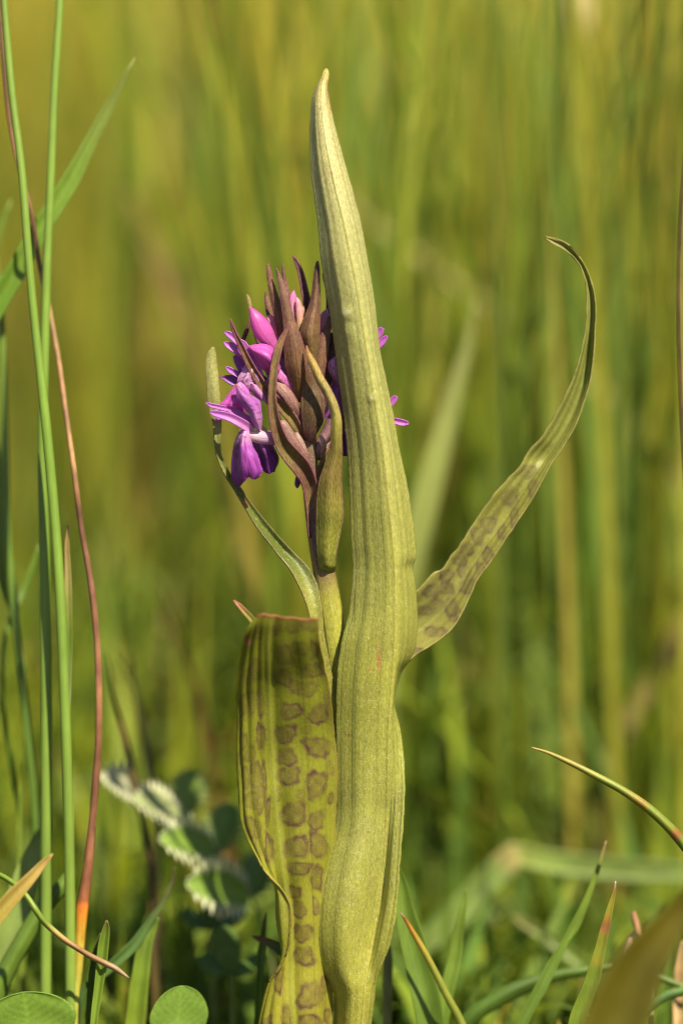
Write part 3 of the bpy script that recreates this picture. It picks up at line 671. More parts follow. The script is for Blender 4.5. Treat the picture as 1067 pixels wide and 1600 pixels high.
# large flower low on the left
f1 = flower([(404, 672, -4, 8), (420, 684, -3.6, 8.5), (441, 664, -4.4, 7), (452, 682, -4.2, 7.5), (466, 702, -3.6, 7), (482, 728, -2, 4.5), (487, 745, -1, 2)], 'largest open flower, facing left with a drooping purple lip')
petal(f1, 'lip', [[(376, 671, -6.5), (383, 673, -8), (392, 673, -7)], [(371, 682, -6), (380, 684, -9), (392, 686, -7)], [(368, 692, -5.4), (379, 693, -9.6), (394, 695, -7)], [(365.5, 711, -4.6), (382, 711, -10.2), (403, 710, -7.6)],
     [(363.5, 730, -4.4), (383, 729, -9.8), (408.5, 726, -7.8)], [(363.5, 742, -4.4), (384, 739, -9.2), (410.5, 738, -7.6)], [(366.5, 753, -4.6), (386, 745.5, -8.6), (407, 745, -7.4)], [(374, 761, -5), (388, 746.5, -8.4), (400, 750, -7.4)]],
     [(0, WH), (.18, (.6, .4, .6)), (.35, (.42, .14, .48)), (.7, (.40, .11, .46)), (1, (.3, .07, .36))], wav=.0003, nu=75, nv=120,
     marks=[(378, 691, 1.2, 10, 12), (372, 697, 1.4, 7, 15), (370, 712, 1.2, 8, 0), (383, 714, 1, 12, -6), (376, 677, 2.5, 1.2, 10), (382, 683, 3, 1, 0), (376, 725, 1, 9, 0), (390, 722, .9, 14, -14), (397, 722, .8, 10, -22), (368, 730, .9, 9, 4), (384, 698, 1, 9, -4), (373, 686, 2.2, 1, 20), (380, 676, 2, 1, 0), (388, 735, .8, 8, -12)])
petal(f1, 'lip', [[(392, 682, -4.6), (405, 686, -5.6), (424, 688, -4)], [(396, 697, -3.4), (411, 699, -5), (428, 699, -2.2)], [(404, 716, -2.2), (420, 716, -4), (436, 714, -1.2)], [(411, 734, -2), (423, 733, -3.2), (434, 728, -1)], [(416, 739.5, -2), (424, 739, -2.8), (430, 734, -1.2)]],
     [(0, (.5, .3, .55)), (.4, (.25, .07, .33)), (1, (.19, .045, .28))], wav=.0002)  # right lobe: shade from above put into its darker colours
spur(f1, [(386, 680, -6.6, 3), (394, 681, -6.6, 8), (406, 683, -5.6, 10.5), (420, 685, -4.8, 10), (434, 690, -4.2, 7), (444, 702, -4.4, 4), (450, 712, -4, 1)], [(0, (.68, .6, .58)), (.25, (.62, .44, .6)), (.6, (.52, .27, .56)), (1, (.4, .15, .45))])
sepal(f1, [(328, 644, -9, 3), (334, 645.5, -9, 8), (346, 648, -9, 11), (362, 653, -9, 13), (377, 661, -8.8, 14), (388, 668, -8, 13), (395, 673, -7, 8)], [(0, (.45, .18, .55)), (.5, (.6, .26, .6)), (.85, (.66, .36, .62)), (1, WH)])
sepal(f1, [(322, 629.5, -7, 2), (328, 632.5, -7, 6), (342, 636, -7, 7), (360, 640, -7, 9), (376, 648, -7, 11), (390, 659, -6.6, 12), (397, 669, -6, 8)], [(0, (.45, .17, .52)), (.4, (.52, .2, .56)), (1, (.55, .26, .58))])
sepal(f1, [(341, 659, -7.4, 5), (341.5, 655, -7.4, 8), (344, 648, -7.2, 8), (355, 645, -7, 8), (375, 652, -6.5, 8)], [(0, (.5, .2, .6)), (1, (.45, .17, .5))], name='petal')
petal(f1, 'petal', [[(367, 602, -6), (370, 600, -6.2), (376, 596, -6)], [(360, 612, -6), (370, 611, -7), (384, 604, -6)], [(351, 625, -6), (368, 623, -7.4), (391, 617, -6)], [(344, 634, -6), (364, 634, -7.4), (388, 632, -6)], [(362, 642, -5), (374, 644, -6), (388, 644, -5)]],
      [(0, (.55, .2, .5)), (.5, (.66, .16, .56)), (1, (.55, .14, .46))], marks=[(363, 624, 1, 9, 25), (370, 616, 1, 8, 25), (358, 632, 2, 1, 0), (366, 632, 2, 1, 0), (375, 604, 1, 6, 35)])
petal(f1, 'sepal', [[(368.5, 600, -9), (370, 600, -9), (371.5, 602, -9)], [(369.5, 613, -9.2), (376, 612, -9.8), (382, 612, -9)], [(371, 623, -9.2), (385, 622, -10.2), (400, 622, -8.6)], [(378, 633, -9), (392, 632, -10.2), (406, 627, -8)], [(389, 646, -8.6), (399, 645, -10), (408, 641, -7.6)], [(395, 660, -8), (402, 659, -9.6), (409.5, 656, -7.2)], [(402, 671, -7), (405, 671, -8), (408, 671, -6.4)]],
      [(0, (.4, .18, .06)), (.1, (.38, .15, .4)), (.5, (.45, .2, .5)), (1, (.64, .46, .6))], marks=[(385, 630, 1, 4, -50), (392, 634, 1, 4, -60), (400, 632, 1, 2.5, -60), (396, 640, 1, 3, -70), (404, 645, 3, 1, -20), (404, 655, 3, 1, -10), (377, 620, 1, 6, -40)])

# flower behind it, higher on the left
f2 = flower([(398, 590, -1, 6), (415, 602, -1.5, 8), (432, 603, -3, 8.5), (444, 614, -4, 9.5), (455, 630, -3.6, 9.5), (465, 648, -2.4, 6), (474, 670, -1, 3)], 'pale-throated flower above the largest one')
petal(f2, 'lip', [[(384, 570, -4), (394, 573, -5), (405, 578, -4)], [(377, 583, -4), (390, 586, -5.6), (405, 592, -4)], [(372, 597, -3.6), (386, 600, -5.4), (402, 607, -4)], [(380, 610, -3), (392, 612, -4.4), (404, 618, -3.4)]],
      [(0, (.62, .45, .6)), (.5, (.72, .55, .66)), (1, (.62, .3, .58))], marks=[(382, 589, 4.5, 1.1, -20), (386, 594, 1, 4, 20), (391, 585, 1, 3, 20), (394, 596, 3, 1, 10), (377, 597, 1, 3, 40), (388, 603, 3, .9, 10)], wav=.0002)
petal(f2, 'petal', [[(390, 598, -5), (396, 600, -5.6), (404, 603, -5)], [(394, 612, -4.8), (406, 616, -5.6), (416, 618, -4.6)], [(402, 622, -4.4), (410, 626, -5), (420, 630, -4)]], [(0, (.68, .42, .62)), (1, (.6, .3, .58))])
sepal(f2, [(353, 573.5, -3, 3), (358, 577, -3, 8), (366, 582, -3, 9), (377, 588, -3, 9), (390, 594, -2.6, 8)], [(0, (.5, .22, .62)), (.5, (.4, .15, .5)), (1, (.3, .1, .4))])
sepal(f2, [(343.5, 589.5, -2, 1.5), (350, 590.5, -2, 7), (360, 593, -2, 14), (370, 597, -2, 15), (382, 602, -2, 10)], [(0, (.25, .12, .2)), (.3, (.32, .13, .45)), (1, (.3, .1, .42))])
sepal(f2, [(367, 555, -3, 6), (372, 563, -3.2, 13), (378, 573, -3.4, 15), (386, 586, -3.2, 13), (394, 598, -3, 8)], [(0, (.4, .14, .5)), (.5, (.3, .08, .42)), (1, (.36, .13, .46))])
spur(f2, [(398, 600, -3, 5), (408, 612, -2.6, 7), (420, 626, -2, 6), (432, 645, -1.6, 4), (440, 660, -1, 1)], [(0, (.4, .16, .42)), (1, (.22, .06, .28))])

# hooded flower at the upper left
f5 = flower([(412, 566, -3, 8), (430, 580, -3, 10), (448, 596, -2.4, 9), (465, 620, -1, 5)], 'hooded magenta flower under the plump bud', [(0, (.6, .2, .5)), (.6, (.5, .14, .42)), (1, (.25, .08, .2))])
petal(f5, 'sepal', [[(387, 541, -5), (388, 542, -5), (389, 543, -5)], [(400, 538.5, -5), (398, 548, -6.4), (394, 553, -5)], [(414, 538, -4.6), (411, 553, -7.4), (402, 566, -5)], [(427, 545, -4), (421, 560, -7.4), (411, 577, -4.4)], [(432, 558, -3), (427, 570, -6.4), (420, 582, -3.6)], [(440, 570, -2), (436, 580, -5), (428, 590, -2.6)]],
      [(0, (.5, .14, .42)), (.4, (.62, .17, .52)), (1, (.5, .13, .42))])
sepal(f5, [(351, 518.5, -2, 3), (356, 521, -2, 8), (366, 529, -2, 9.5), (378, 540, -2.4, 10), (392, 556, -2.8, 10)], [(0, (.5, .22, .6)), (1, (.45, .16, .5))])
sepal(f5, [(350, 534, -4, 2), (355, 537.5, -4.2, 9), (365, 543, -4.4, 13), (377, 551, -4.4, 14), (390, 563, -4, 13), (402, 578, -3.6, 10)], [(0, (.5, .19, .55)), (.5, (.58, .22, .58)), (1, (.5, .2, .52))])
sepal(f5, [(372, 530, -3.6, 3), (378, 535, -4, 9), (386, 547, -4.6, 12), (394, 561, -4.8, 13), (402, 576, -4.6, 12), (410, 592, -4, 7)], [(0, (.56, .24, .6)), (.6, (.52, .2, .56)), (1, (.5, .24, .5))], name='petal')
petal(f5, 'lip', [[(390, 575, -4.4), (398, 578, -5), (408, 580, -4.4)], [(392, 588, -4.2), (402, 590, -5), (412, 592, -4)], [(398, 598, -4), (406, 600, -4.6), (414, 600, -3.6)]], [(0, (.6, .3, .58)), (1, (.66, .42, .6))])

# flowers on the right, mostly behind the tall leaf
def side_flower(cx, cy, d, seps, lip, ovb, label):
    f = flower([(cx - 6, cy, d, 8), (cx - 22, cy + 12, d, 9), ((cx - 20 + ovb[0]) / 2, (cy + 14 + ovb[1]) / 2, d * .6, 8), (ovb[0], ovb[1], 0, 4)], label)
    for q in seps: sepal(f, [(a, b, dd, w) for (a, b, dd, w) in q], [(0, (.52, .2, .58)), (.5, (.5, .16, .52)), (1, (.4, .14, .45))])
    petal(f, 'lip', lip, [(0, (.55, .3, .55)), (.4, (.36, .1, .42)), (1, (.26, .06, .34))], wav=.0002)
    spur(f, [(cx - 4, cy + 4, d, 5), (cx - 16, cy + 14, d + 1, 7), (cx - 26, cy + 32, d + 2, 4), (cx - 30, cy + 44, d + 2, 1)], [(0, (.5, .3, .5)), (1, (.25, .08, .3))])
    return f
side_flower(562, 552, 3, [[(597, 512, 3, 6), (594, 517, 3, 11), (586, 528, 3, 11), (572, 544, 3, 9), (560, 554, 3, 7)], [(605, 525, 1, 3), (600, 530, 1, 9), (590, 541, 1, 10), (574, 550, 2, 9), (560, 556, 3, 7)], [(545, 525, 2, 4), (548, 535, 1, 14), (553, 550, 1, 16), (558, 560, 2, 9)]],
     [[(552, 560, 0), (562, 562, -1), (574, 560, 0)], [(546, 580, 0), (562, 582, -1), (580, 578, 0)], [(544, 598, 1), (562, 602, 0), (580, 596, 1)], [(550, 606, 1), (562, 610, 1), (572, 604, 1)]], (487, 640), 'flower whose two upper petal tips peek out right of the tall leaf')
side_flower(578, 652, 3, [[(619.5, 619, 3, 5), (616, 623, 3, 9), (608, 632, 3, 10), (596, 642, 3, 9), (578, 652, 3, 7)], [(638.5, 661.5, 2, 4), (632, 661, 2, 9), (618, 658, 2, 10), (600, 654, 2, 9), (578, 654, 3, 7)], [(560, 622, 2, 4), (565, 634, 1, 14), (570, 648, 1, 16), (574, 660, 2, 9)]],
     [[(566, 660, 0), (578, 662, -1), (592, 660, 0)], [(560, 680, 0), (578, 682, -1), (596, 678, 0)], [(558, 698, 1), (578, 702, 0), (596, 696, 1)], [(566, 708, 1), (578, 712, 1), (588, 706, 1)]], (486, 715), 'lower flower with two petal tips out right of the tall leaf')
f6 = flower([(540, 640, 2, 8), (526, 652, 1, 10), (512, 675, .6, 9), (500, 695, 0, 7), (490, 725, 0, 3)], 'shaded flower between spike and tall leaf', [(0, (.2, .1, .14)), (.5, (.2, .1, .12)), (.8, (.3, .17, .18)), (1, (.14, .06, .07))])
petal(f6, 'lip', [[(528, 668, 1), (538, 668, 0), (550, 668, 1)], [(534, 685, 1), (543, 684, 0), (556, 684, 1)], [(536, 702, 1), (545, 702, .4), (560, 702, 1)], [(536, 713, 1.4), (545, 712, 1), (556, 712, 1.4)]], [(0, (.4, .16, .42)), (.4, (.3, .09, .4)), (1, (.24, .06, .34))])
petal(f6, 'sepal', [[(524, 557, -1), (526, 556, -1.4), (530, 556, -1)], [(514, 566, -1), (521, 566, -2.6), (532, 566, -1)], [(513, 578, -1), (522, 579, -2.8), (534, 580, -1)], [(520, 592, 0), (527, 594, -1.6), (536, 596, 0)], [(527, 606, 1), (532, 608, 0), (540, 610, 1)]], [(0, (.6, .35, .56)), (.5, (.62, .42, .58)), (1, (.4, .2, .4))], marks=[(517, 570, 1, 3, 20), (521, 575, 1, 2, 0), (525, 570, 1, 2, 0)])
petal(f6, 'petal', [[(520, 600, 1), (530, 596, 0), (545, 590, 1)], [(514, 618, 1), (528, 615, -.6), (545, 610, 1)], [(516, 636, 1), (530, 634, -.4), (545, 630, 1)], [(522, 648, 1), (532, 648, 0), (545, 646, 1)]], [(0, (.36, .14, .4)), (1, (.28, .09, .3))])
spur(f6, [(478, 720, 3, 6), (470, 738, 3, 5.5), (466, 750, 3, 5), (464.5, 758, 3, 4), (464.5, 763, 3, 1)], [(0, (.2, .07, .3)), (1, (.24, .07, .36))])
# flowers on the far side of the spike
for (cx, cy, d, lab) in [(440, 560, 12, 'flower at the back of the spike, upper one'), (500, 610, 13, 'flower at the back of the spike, lower one')]:
    f = flower([(cx, cy, d, 7), (cx + 5, cy + 20, d - 3, 9), (470, cy + 60, 3, 5)], lab, [(0, (.25, .1, .2)), (1, (.14, .06, .07))])
    sepal(f, [(cx - 26, cy - 22, d, 3), (cx - 18, cy - 14, d, 11), (cx, cy + 4, d, 11)], [(0, VI), (1, VI)])
    sepal(f, [(cx + 26, cy - 22, d, 3), (cx + 18, cy - 14, d, 11), (cx, cy + 4, d, 11)], [(0, VI), (1, VI)])
    petal(f, 'lip', [[(cx - 8, cy, d + 3), (cx, cy, d + 4), (cx + 8, cy, d + 3)], [(cx - 24, cy + 22, d + 4), (cx, cy + 24, d + 6), (cx + 24, cy + 22, d + 4)], [(cx - 14, cy + 42, d + 4), (cx, cy + 44, d + 5), (cx + 14, cy + 42, d + 4)]], [(0, PL), (1, DV)])
# ribbed ovaries between the bracts
tube('ovary', [(500, 680, -3, 2), (504, 690, -3, 4), (506, 702, -2.6, 3.5), (502, 716, -1.5, 2.5)], M['stem'], [(0, (.45, .3, .28)), (1, (.2, .1, .1))], nv=20, nr=10, ribs=5, rib_amp=.15, **KW)
tube('ovary', [(462, 676, -3.4, 3), (468, 690, -3, 5.5), (475, 706, -2.4, 5), (482, 722, -1.2, 3)], M['stem'], [(0, (.45, .3, .28)), (1, (.2, .09, .1))], nv=30, nr=12, ribs=5, rib_amp=.15, **KW)

# ------------------------------------------------------------------ grasses, rushes and herbs one can tell apart
def finish(o, label, cat, group=None):
    """move the origin of a single-mesh thing to its foot"""
    me = o.data; n = len(me.vertices); co = np.empty(n * 3, np.float32); me.vertices.foreach_get('co', co); co = co.reshape(-1, 3)
    b = co[np.argmin(co[:, 2])].copy()
    me.vertices.foreach_set('co', (co - b).ravel()); me.update(); o.location = b
    return tag(o, label, cat, group)

def rooted(pts, root=None, over=0.0):
    """continue a list of stations down to the ground; root = (px, depth mm, width px)"""
    pts = [tuple(p) for p in pts]
    a, b = pts[-2], pts[-1]
    if root is None:
        k = (ground_row(b[0], b[2]) - b[1]) / max(b[1] - a[1], 1)
        k = min(k, 3.0)
        root = (b[0] + (b[0] - a[0]) * k * .6, b[2], b[3])
    gy = ground_row(root[0], root[1])
    mid = ((b[0] * .5 + root[0] * .5), b[1] * .5 + gy * .5, (b[2] + root[1]) / 2, (b[3] + root[2]) / 2)
    return pts + ([mid] if gy - b[1] > 160 else []) + [(root[0], gy, root[1], root[2])]

def blade(pts, cols, label, root=None, fold=.25, name='grass_shoot', mat='grass', group=None, nv=70, cat='grass', thick=.00018, edge=.2, nu=9):
    return finish(ribbon(name, rooted(pts, root), M[mat], cols, fold=fold, nu=nu, nv=nv, thick=thick, edge=edge), label, cat, group)

def stalk(pts, cols, label, root=None, name='rush', mat='rush', nv=120, nr=14, cat='rush', ribs=0, amp=0, var=.05):
    return finish(tube(name, rooted(pts, root), M[mat], cols, nv=nv, nr=nr, ribs=ribs, rib_amp=amp, var=var), label, cat)

G = (.16, .27, .03); GL = (.23, .33, .045); GD = (.09, .16, .02); GB = (.12, .22, .06); YE = (.44, .37, .06); TAN = (.42, .28, .13); RB = (.30, .12, .06); ORG = (.6, .2, .02)

# left rushes
RU = [(0, (0.190, 0.286, 0.043)), (.5, (0.162, 0.276, 0.036)), (1, (0.190, 0.286, 0.050))]
stalk([(-16, -420, 22, .6), (-8, -260, 20, 4), (7, 0, 16, 5.5), (20, 150, 14, 6), (34, 262, 12, 6.2), (46, 412, 10, 6.5), (57, 525, 9, 6.8), (68, 620, 8, 7.5), (81, 753, 7, 8), (91, 875, 6, 8), (101, 1078, 5, 8.2), (107, 1250, 5, 8.4), (110, 1420, 5, 8.6), (111, 1560, 5, 8.8)],
      RU, 'slender green rush stem crossing in front of its neighbour low left', root=(112, 6, 9))
stalk([(106, -380, 30, .6), (100, -200, 28, 4.5), (94, 0, 24, 6.3), (85, 150, 22, 6.6), (79, 300, 20, 6.8), (74, 412, 18.5, 7), (70, 560, 17, 7.4), (67, 712, 15, 8), (70, 855, 14, 8.6), (72, 1000, 13, 9), (73, 1150, 12, 9.2), (73, 1350, 12, 9.2), (72, 1540, 12, 9)],
      RU, 'straight green rush stem that leans right at the top', root=(72, 12, 9))
r3 = stalk([(-4, 380, 40, 1), (2, 480, 40, 5), (5, 560, 40, 6), (8, 712, 39, 7), (14, 875, 38, 8), (22, 940, 38, 8.5), (27, 990, 37, 7), (32, 1037, 37, 7), (49, 1196, 36, 7.5), (58, 1300, 36, 8), (66, 1400, 36, 8)],
      [(0, (0.152, 0.233, 0.036)), (.5, (0.095, 0.170, 0.022)), (1, (0.104, 0.191, 0.029))], 'soft dark rush stem with a joint, left of the other rushes', root=(80, 36, 8))
blade([(-6, 690, 42, 8), (-3, 760, 42, 20), (6, 880, 41, 24), (16, 935, 40, 18), (24, 960, 39, 10)], [(0, GL), (1, GL)], 'pale sheath leaf beside the joint of the dark rush', root=(40, 38, 8))
blade([(62, 850, 44, 2), (50, 890, 43, 9), (36, 925, 42, 11), (24, 950, 40, 9)], [(0, G), (1, GD)], 'short side leaf rising right from the joint of the dark rush', root=(42, 40, 7))
blade([(107, 820, 10, 1.5), (105, 850, 10, 7), (106, 880, 10, 9), (107, 930, 9, 12), (108, 1000, 8.5, 11), (106, 1100, 8, 9)], [(0, TAN), (.2, G), (.35, (.5, .5, .3)), (.6, GL), (1, G)], 'thin sheath leaf with a shine painted pale hugging the front rush', root=(108, 8, 7))  # the pale stop is a highlight put into the colour
# reddish brown stalk with orange and yellow foot
stalk([(-8, -120, 28, 2.5), (0, 20, 26, 3), (6, 100, 25, 3), (15, 187, 24, 3.2), (30, 260, 23, 3.4), (49, 330, 22, 3.6), (61, 405, 24, 3.8), (80, 495, 22, 4), (94, 575, 17, 4.2), (101.6, 631, 13, 4.2), (116, 733, 6, 4.4), (128, 826, 6, 4.6), (142, 907.6, 5, 4.9), (151, 989, 5, 5.2), (154.4, 1058, 5, 5.6), (152, 1196, 5, 6), (150, 1220, 5, 6), (143, 1302, 5, 6.2), (135, 1379, 5, 8.4), (130, 1410, 5, 9.4), (126.5, 1454, 5, 8.4), (123, 1521, 5, 6), (120, 1556, 5, 4.6)],
      [(-200, (0.184, 0.090, 0.038)), (60, (0.110, 0.056, 0.028)), (200, (0.147, 0.067, 0.033)), (330, (0.294, 0.157, 0.076)), (400, (0.184, 0.090, 0.048)), (500, (0.304, 0.179, 0.076)), (640, (0.276, 0.146, 0.067)), (720, (0.313, 0.179, 0.076)), (800, (0.138, 0.062, 0.038)), (850, (0.239, 0.112, 0.057)), (930, (0.156, 0.067, 0.043)), (1010, (0.258, 0.123, 0.062)), (1050, (0.156, 0.067, 0.038)), (1100, (0.304, 0.146, 0.067)), (1180, (0.202, 0.084, 0.043)), (1300, (0.184, 0.078, 0.043)), (1350, (0.248, 0.095, 0.048)), (1405, (0.276, 0.101, 0.038)), (1416, (.85, .22, .03)), (1440, (.8, .4, .03)), (1480, (.6, .45, .06)), (1550, (.42, .42, .07)), (1750, (0.285, 0.371, 0.043))],
      'curved reddish brown dry stalk turning orange at its foot', root=(119, 5, 5), name='dry_stalk', mat='dry', nv=200, cat='stalk', var=.2)
# blades on the left
blade([(211, 90, 34, 1.5), (196, 118, 34, 8), (176, 157, 34, 14), (142, 221, 33, 20), (109, 285, 32, 27), (64, 356, 31, 29), (22, 431, 30, 31), (-16, 497, 30, 32), (-60, 580, 30, 32), (-110, 720, 30, 30), (-150, 950, 30, 28)],
      [(0, (.28, .31, .07)), (.12, (.2, .32, .045)), (.35, (.15, .3, .025)), (1, G)], 'broad green grass blade slanting up right behind the rushes', root=(-180, 30, 24), fold=.3)
blade([(18, 312, 60, 2), (10, 335, 60, 8), (0, 362, 60, 12), (-20, 420, 60, 14), (-50, 600, 60, 15)], [(0, GL), (1, G)], 'thin blurred grass tip left of the rushes', root=(-90, 60, 12))
blade([(83, 1334, -26, 1.5), (72, 1345, -26, 9), (51, 1369, -27, 16), (17, 1406, -28, 24), (-10, 1438, -29, 26), (-60, 1500, -30, 26)], [(0, (.5, .36, .12)), (.3, YE), (1, (.4, .37, .06))], 'yellowing grass tip rising from the lower left', root=(-110, -32, 22), fold=.3)
blade([(202, 1528, -4, 1), (194, 1522.5, -4, 5), (182, 1514, -4, 8), (162, 1504, -4, 9), (142, 1494, -4.5, 8.5), (122, 1482, -5, 8), (105, 1471, -5, 8.5), (85, 1455, -5, 9), (67, 1437, -5, 9), (55, 1420, -5, 9), (44, 1403, -4, 8.5), (20, 1379, -2, 8), (-4, 1366, 0, 8), (-40, 1370, 4, 8), (-80, 1420, 8, 8)],
      [(0, (.55, .42, .28)), (.06, (.42, .27, .14)), (.13, (.36, .2, .09)), (.16, (.46, .3, .12)), (.185, (.5, .42, .12)), (.21, GL), (.5, G), (1, G)], 'thin arching grass blade with a dry brown pointed tip', root=(-130, 12, 8), fold=-.4, nv=120)
blade([(112, 1360, 16, 14), (98, 1383, 15, 20), (67, 1420, 14, 25), (40, 1464, 13, 27), (0, 1541, 12, 28)], [(0, (0.152, 0.254, 0.036)), (1, (0.171, 0.276, 0.043))], 'stout green grass sheath slanting up right behind the brown-tipped blade', root=(-50, 12, 26), fold=-.45)
blade([(60, 1296, 24, 2), (54, 1316, 24, 14), (46, 1350, 23, 30), (32, 1400, 22, 42), (14, 1460, 21, 44), (0, 1520, 20, 40)], [(0, (0.247, 0.339, 0.086)), (1, (0.257, 0.360, 0.086))], 'wide pale grass blade behind the yellowing tip', root=(-20, 20, 30), fold=.2)
blade([(167.5, 1438, -3, 2), (167, 1446, -3, 8), (163, 1471, -3, 15), (157, 1524, -3, 15), (150, 1575, -3, 12), (147, 1600, -3, 11)], [(0, (.22, .2, .06)), (.08, (0.190, 0.297, 0.036)), (1, (0.237, 0.350, 0.050))], 'short upright blunt grass blade near the clover', root=(144, -3, 9), fold=.5)
blade([(158, 1458, 1, 1.5), (152, 1478, 1, 7), (145, 1510, 1, 12), (141, 1550, 1, 14), (140, 1600, 1, 12)], [(0, (.15, .12, .05)), (.1, GD), (1, GD)], 'dark folded blade close behind the blunt one', root=(142, 1, 8), fold=.5)
blade([(244, 1432, 14, 10), (238, 1446, 14, 17), (229, 1471, 13, 21), (220, 1524, 12, 27), (213, 1586, 12, 30)], [(0, (0.162, 0.265, 0.036)), (.5, (0.228, 0.329, 0.036)), (1, (0.266, 0.360, 0.043))], 'bright broad grass blade between the clover leaves', root=(206, 12, 26), fold=.3)  # darker top stop paints in the shadow lying there
blade([(273.5, 1355, 15, 1), (270, 1375, 15, 4), (260, 1400, 14, 6), (236, 1437, 13, 10), (209, 1477, 12, 16), (169, 1514, 12, 15), (135, 1545, 12, 13)], [(0, (.12, .08, .04)), (.25, GB), (1, (0.076, 0.148, 0.036))], 'dark blue green blade arching up right with a thread-like tip', root=(100, 12, 12), fold=.35)
blade([(416, 1425, 10, 1), (414, 1440, 10, 5), (410, 1475, 10, 10), (406, 1530, 9, 11), (403, 1595, 9, 11)], [(0, (.18, .08, .08)), (.12, (0.114, 0.212, 0.029)), (1, (0.123, 0.223, 0.029))], 'narrow dark grass blade beside the rolled leaf margin', root=(400, 9, 10), fold=.3)
blade([(394, 1463, 9, 1), (400, 1465, 9, 6), (418, 1472, 8, 13), (439, 1483, 6, 17), (470, 1510, 4, 18)], [(0, (.25, .1, .05)), (.15, GD), (1, GD)], 'short dark leaf tip poking left from behind the rolled leaf', root=(500, 4, 14), fold=.3)
blade([(365, 938, 6, 1.2), (371, 943, 6, 5), (381, 954, 6, 8), (397, 972, 6, 9.5), (425, 1020, 6, 11), (450, 1100, 7, 12), (470, 1300, 8, 12)], [(0, (.62, .25, .2)), (.02, (.5, .25, .12)), (.04, (.3, .28, .06)), (1, (0.190, 0.276, 0.036))], 'pink-tipped blade poking out above the blotched leaf', root=(480, 8, 12), fold=.3)
# right of the orchid
blade([(622, 1355, 7, 3), (626, 1374, 7, 14), (634, 1430, 6.5, 32), (652, 1500, 6, 42), (668, 1570, 5, 44), (676, 1620, 5, 42)], [(0, (0.162, 0.254, 0.036)), (1, (0.142, 0.254, 0.036))], 'wide green grass blade close behind the tall leaf', root=(692, 5, 36), fold=.22, nu=15)
blade([(625.5, 1426, -1, 1), (632, 1435, -1, 4), (644, 1455, -.5, 7), (670, 1500, 0, 9.5), (696, 1552, 0, 11), (720, 1598, 0, 13)], [(0, (.42, .27, .2)), (.03, (.3, .12, .04)), (.07, (.5, .25, .04)), (.16, (.42, .32, .05)), (.3, (.3, .33, .05)), (1, GL)], 'thin blade with an orange-brown tip crossing the wide green one', root=(742, 0, 12), fold=-.3)
blade([(727.5, 1388, 14, 1.5), (725, 1410, 14, 8), (720, 1434, 14, 13), (709, 1500, 14, 20), (699, 1544, 13, 22), (690, 1600, 13, 20)], [(0, (0.190, 0.286, 0.043)), (1, (0.171, 0.286, 0.036))], 'plain upright green blade right of the orange-tipped one', root=(684, 13, 18), fold=.25)
blade([(830, 1168, -2, 1.2), (850, 1174, -2, 4), (880, 1187, -2, 7), (928, 1211, -2.5, 10), (972, 1235, -3, 12), (1016, 1266, -3.5, 14), (1046, 1294, -4, 15.5), (1067, 1318, -4, 16.5), (1095, 1360, -4, 18), (1125, 1430, -4, 18), (1145, 1540, -4, 16)],
      [(0, (.5, .38, .16)), (.03, (.42, .36, .08)), (.12, (.33, .33, .06)), (.2, (0.266, 0.350, 0.036)), (.26, (.36, .25, .05)), (.28, (0.247, 0.339, 0.036)), (.34, (.28, .32, .04)), (.35, (.45, .15, .06)), (.36, (.38, .22, .06)), (.37, GL), (1, G)], 'arched yellow green grass blade bowing in over bare background', root=(1155, -4, 12), fold=-.35, nv=130)
blade([(961, 1377, -3, .8), (959.5, 1390, -3, 4), (952, 1421, -3, 10), (945, 1450, -3, 14), (937, 1483, -3, 17.5), (924, 1535, -3, 24), (902, 1592, -3, 25)],
      [(0, (.65, .5, .4)), (.03, (.45, .22, .12)), (.05, (.36, .3, .05)), (.12, (.3, .31, .045)), (.15, (.42, .26, .05)), (.18, (.34, .16, .06)), (.205, (.36, .2, .06)), (.225, (.28, .29, .04)), (.3, (.25, .30, .035)), (.33, (.31, .29, .04)), (.36, (.2, .28, .035)), (1, (.18, .27, .035))], 'sharp upright grass blade with rusty streak below a pale tip', root=(880, -3, 22), fold=.25, nu=13, nv=110)
blade([(946.5, 1314, 11, 1.2), (942, 1330, 11, 4), (933, 1360, 11, 6), (922, 1390, 11, 8), (911, 1417, 11, 11), (896, 1450, 11, 14), (884, 1469, 11, 11), (874, 1487, 11, 14), (862, 1509, 11, 17), (840, 1552, 10, 18), (819, 1592, 10, 17)], [(0, (.38, .26, .14)), (.1, GL), (.5, (0.162, 0.265, 0.043)), (1, (0.190, 0.307, 0.050))], 'slim twisted green blade leaning right behind the rust-streaked one', root=(795, 10, 14), fold=.3)
blade([(1092, 1560, 18, 8), (1067, 1543, 19, 9), (1038, 1531, 20, 11), (1000, 1519, 20, 12), (963, 1513, 20, 12), (906, 1518, 20, 16), (845, 1531, 20, 22), (784, 1557, 19, 26), (731, 1594, 18, 26)], [(0, G), (.5, (0.085, 0.159, 0.022)), (1, (0.095, 0.180, 0.025))], 'dark green blade arching low across the right foreground', root=(690, 18, 22), fold=-.3)
blade([(1080, 1392, -92, 10), (1062, 1420, -92, 36), (1036, 1456, -93, 58), (1004, 1500, -94, 78), (968, 1580, -95, 100), (945, 1650, -96, 104)], [(0, (.14, .12, .01)), (1, (.085, .09, .007))], 'very blurred olive blade close to the lens at lower right', root=(925, -97, 90), fold=.25)  # shade on this blade is put into its dark colour
stalk([(989, 1424, 16, 3), (990, 1432, 16, 5), (996, 1452, 16, 5.5), (1003, 1476, 15, 5.5), (1010, 1510, 14, 5)], [(0, (.4, .2, .1)), (.15, (.42, .26, .14)), (.4, (.33, .3, .1)), (1, (.3, .28, .1))], 'stubby brown grass stub beside the pinkish straw', name='dry_stalk', mat='dry', cat='stalk', nv=40)  # the stub and the straw below are dry grass stalks
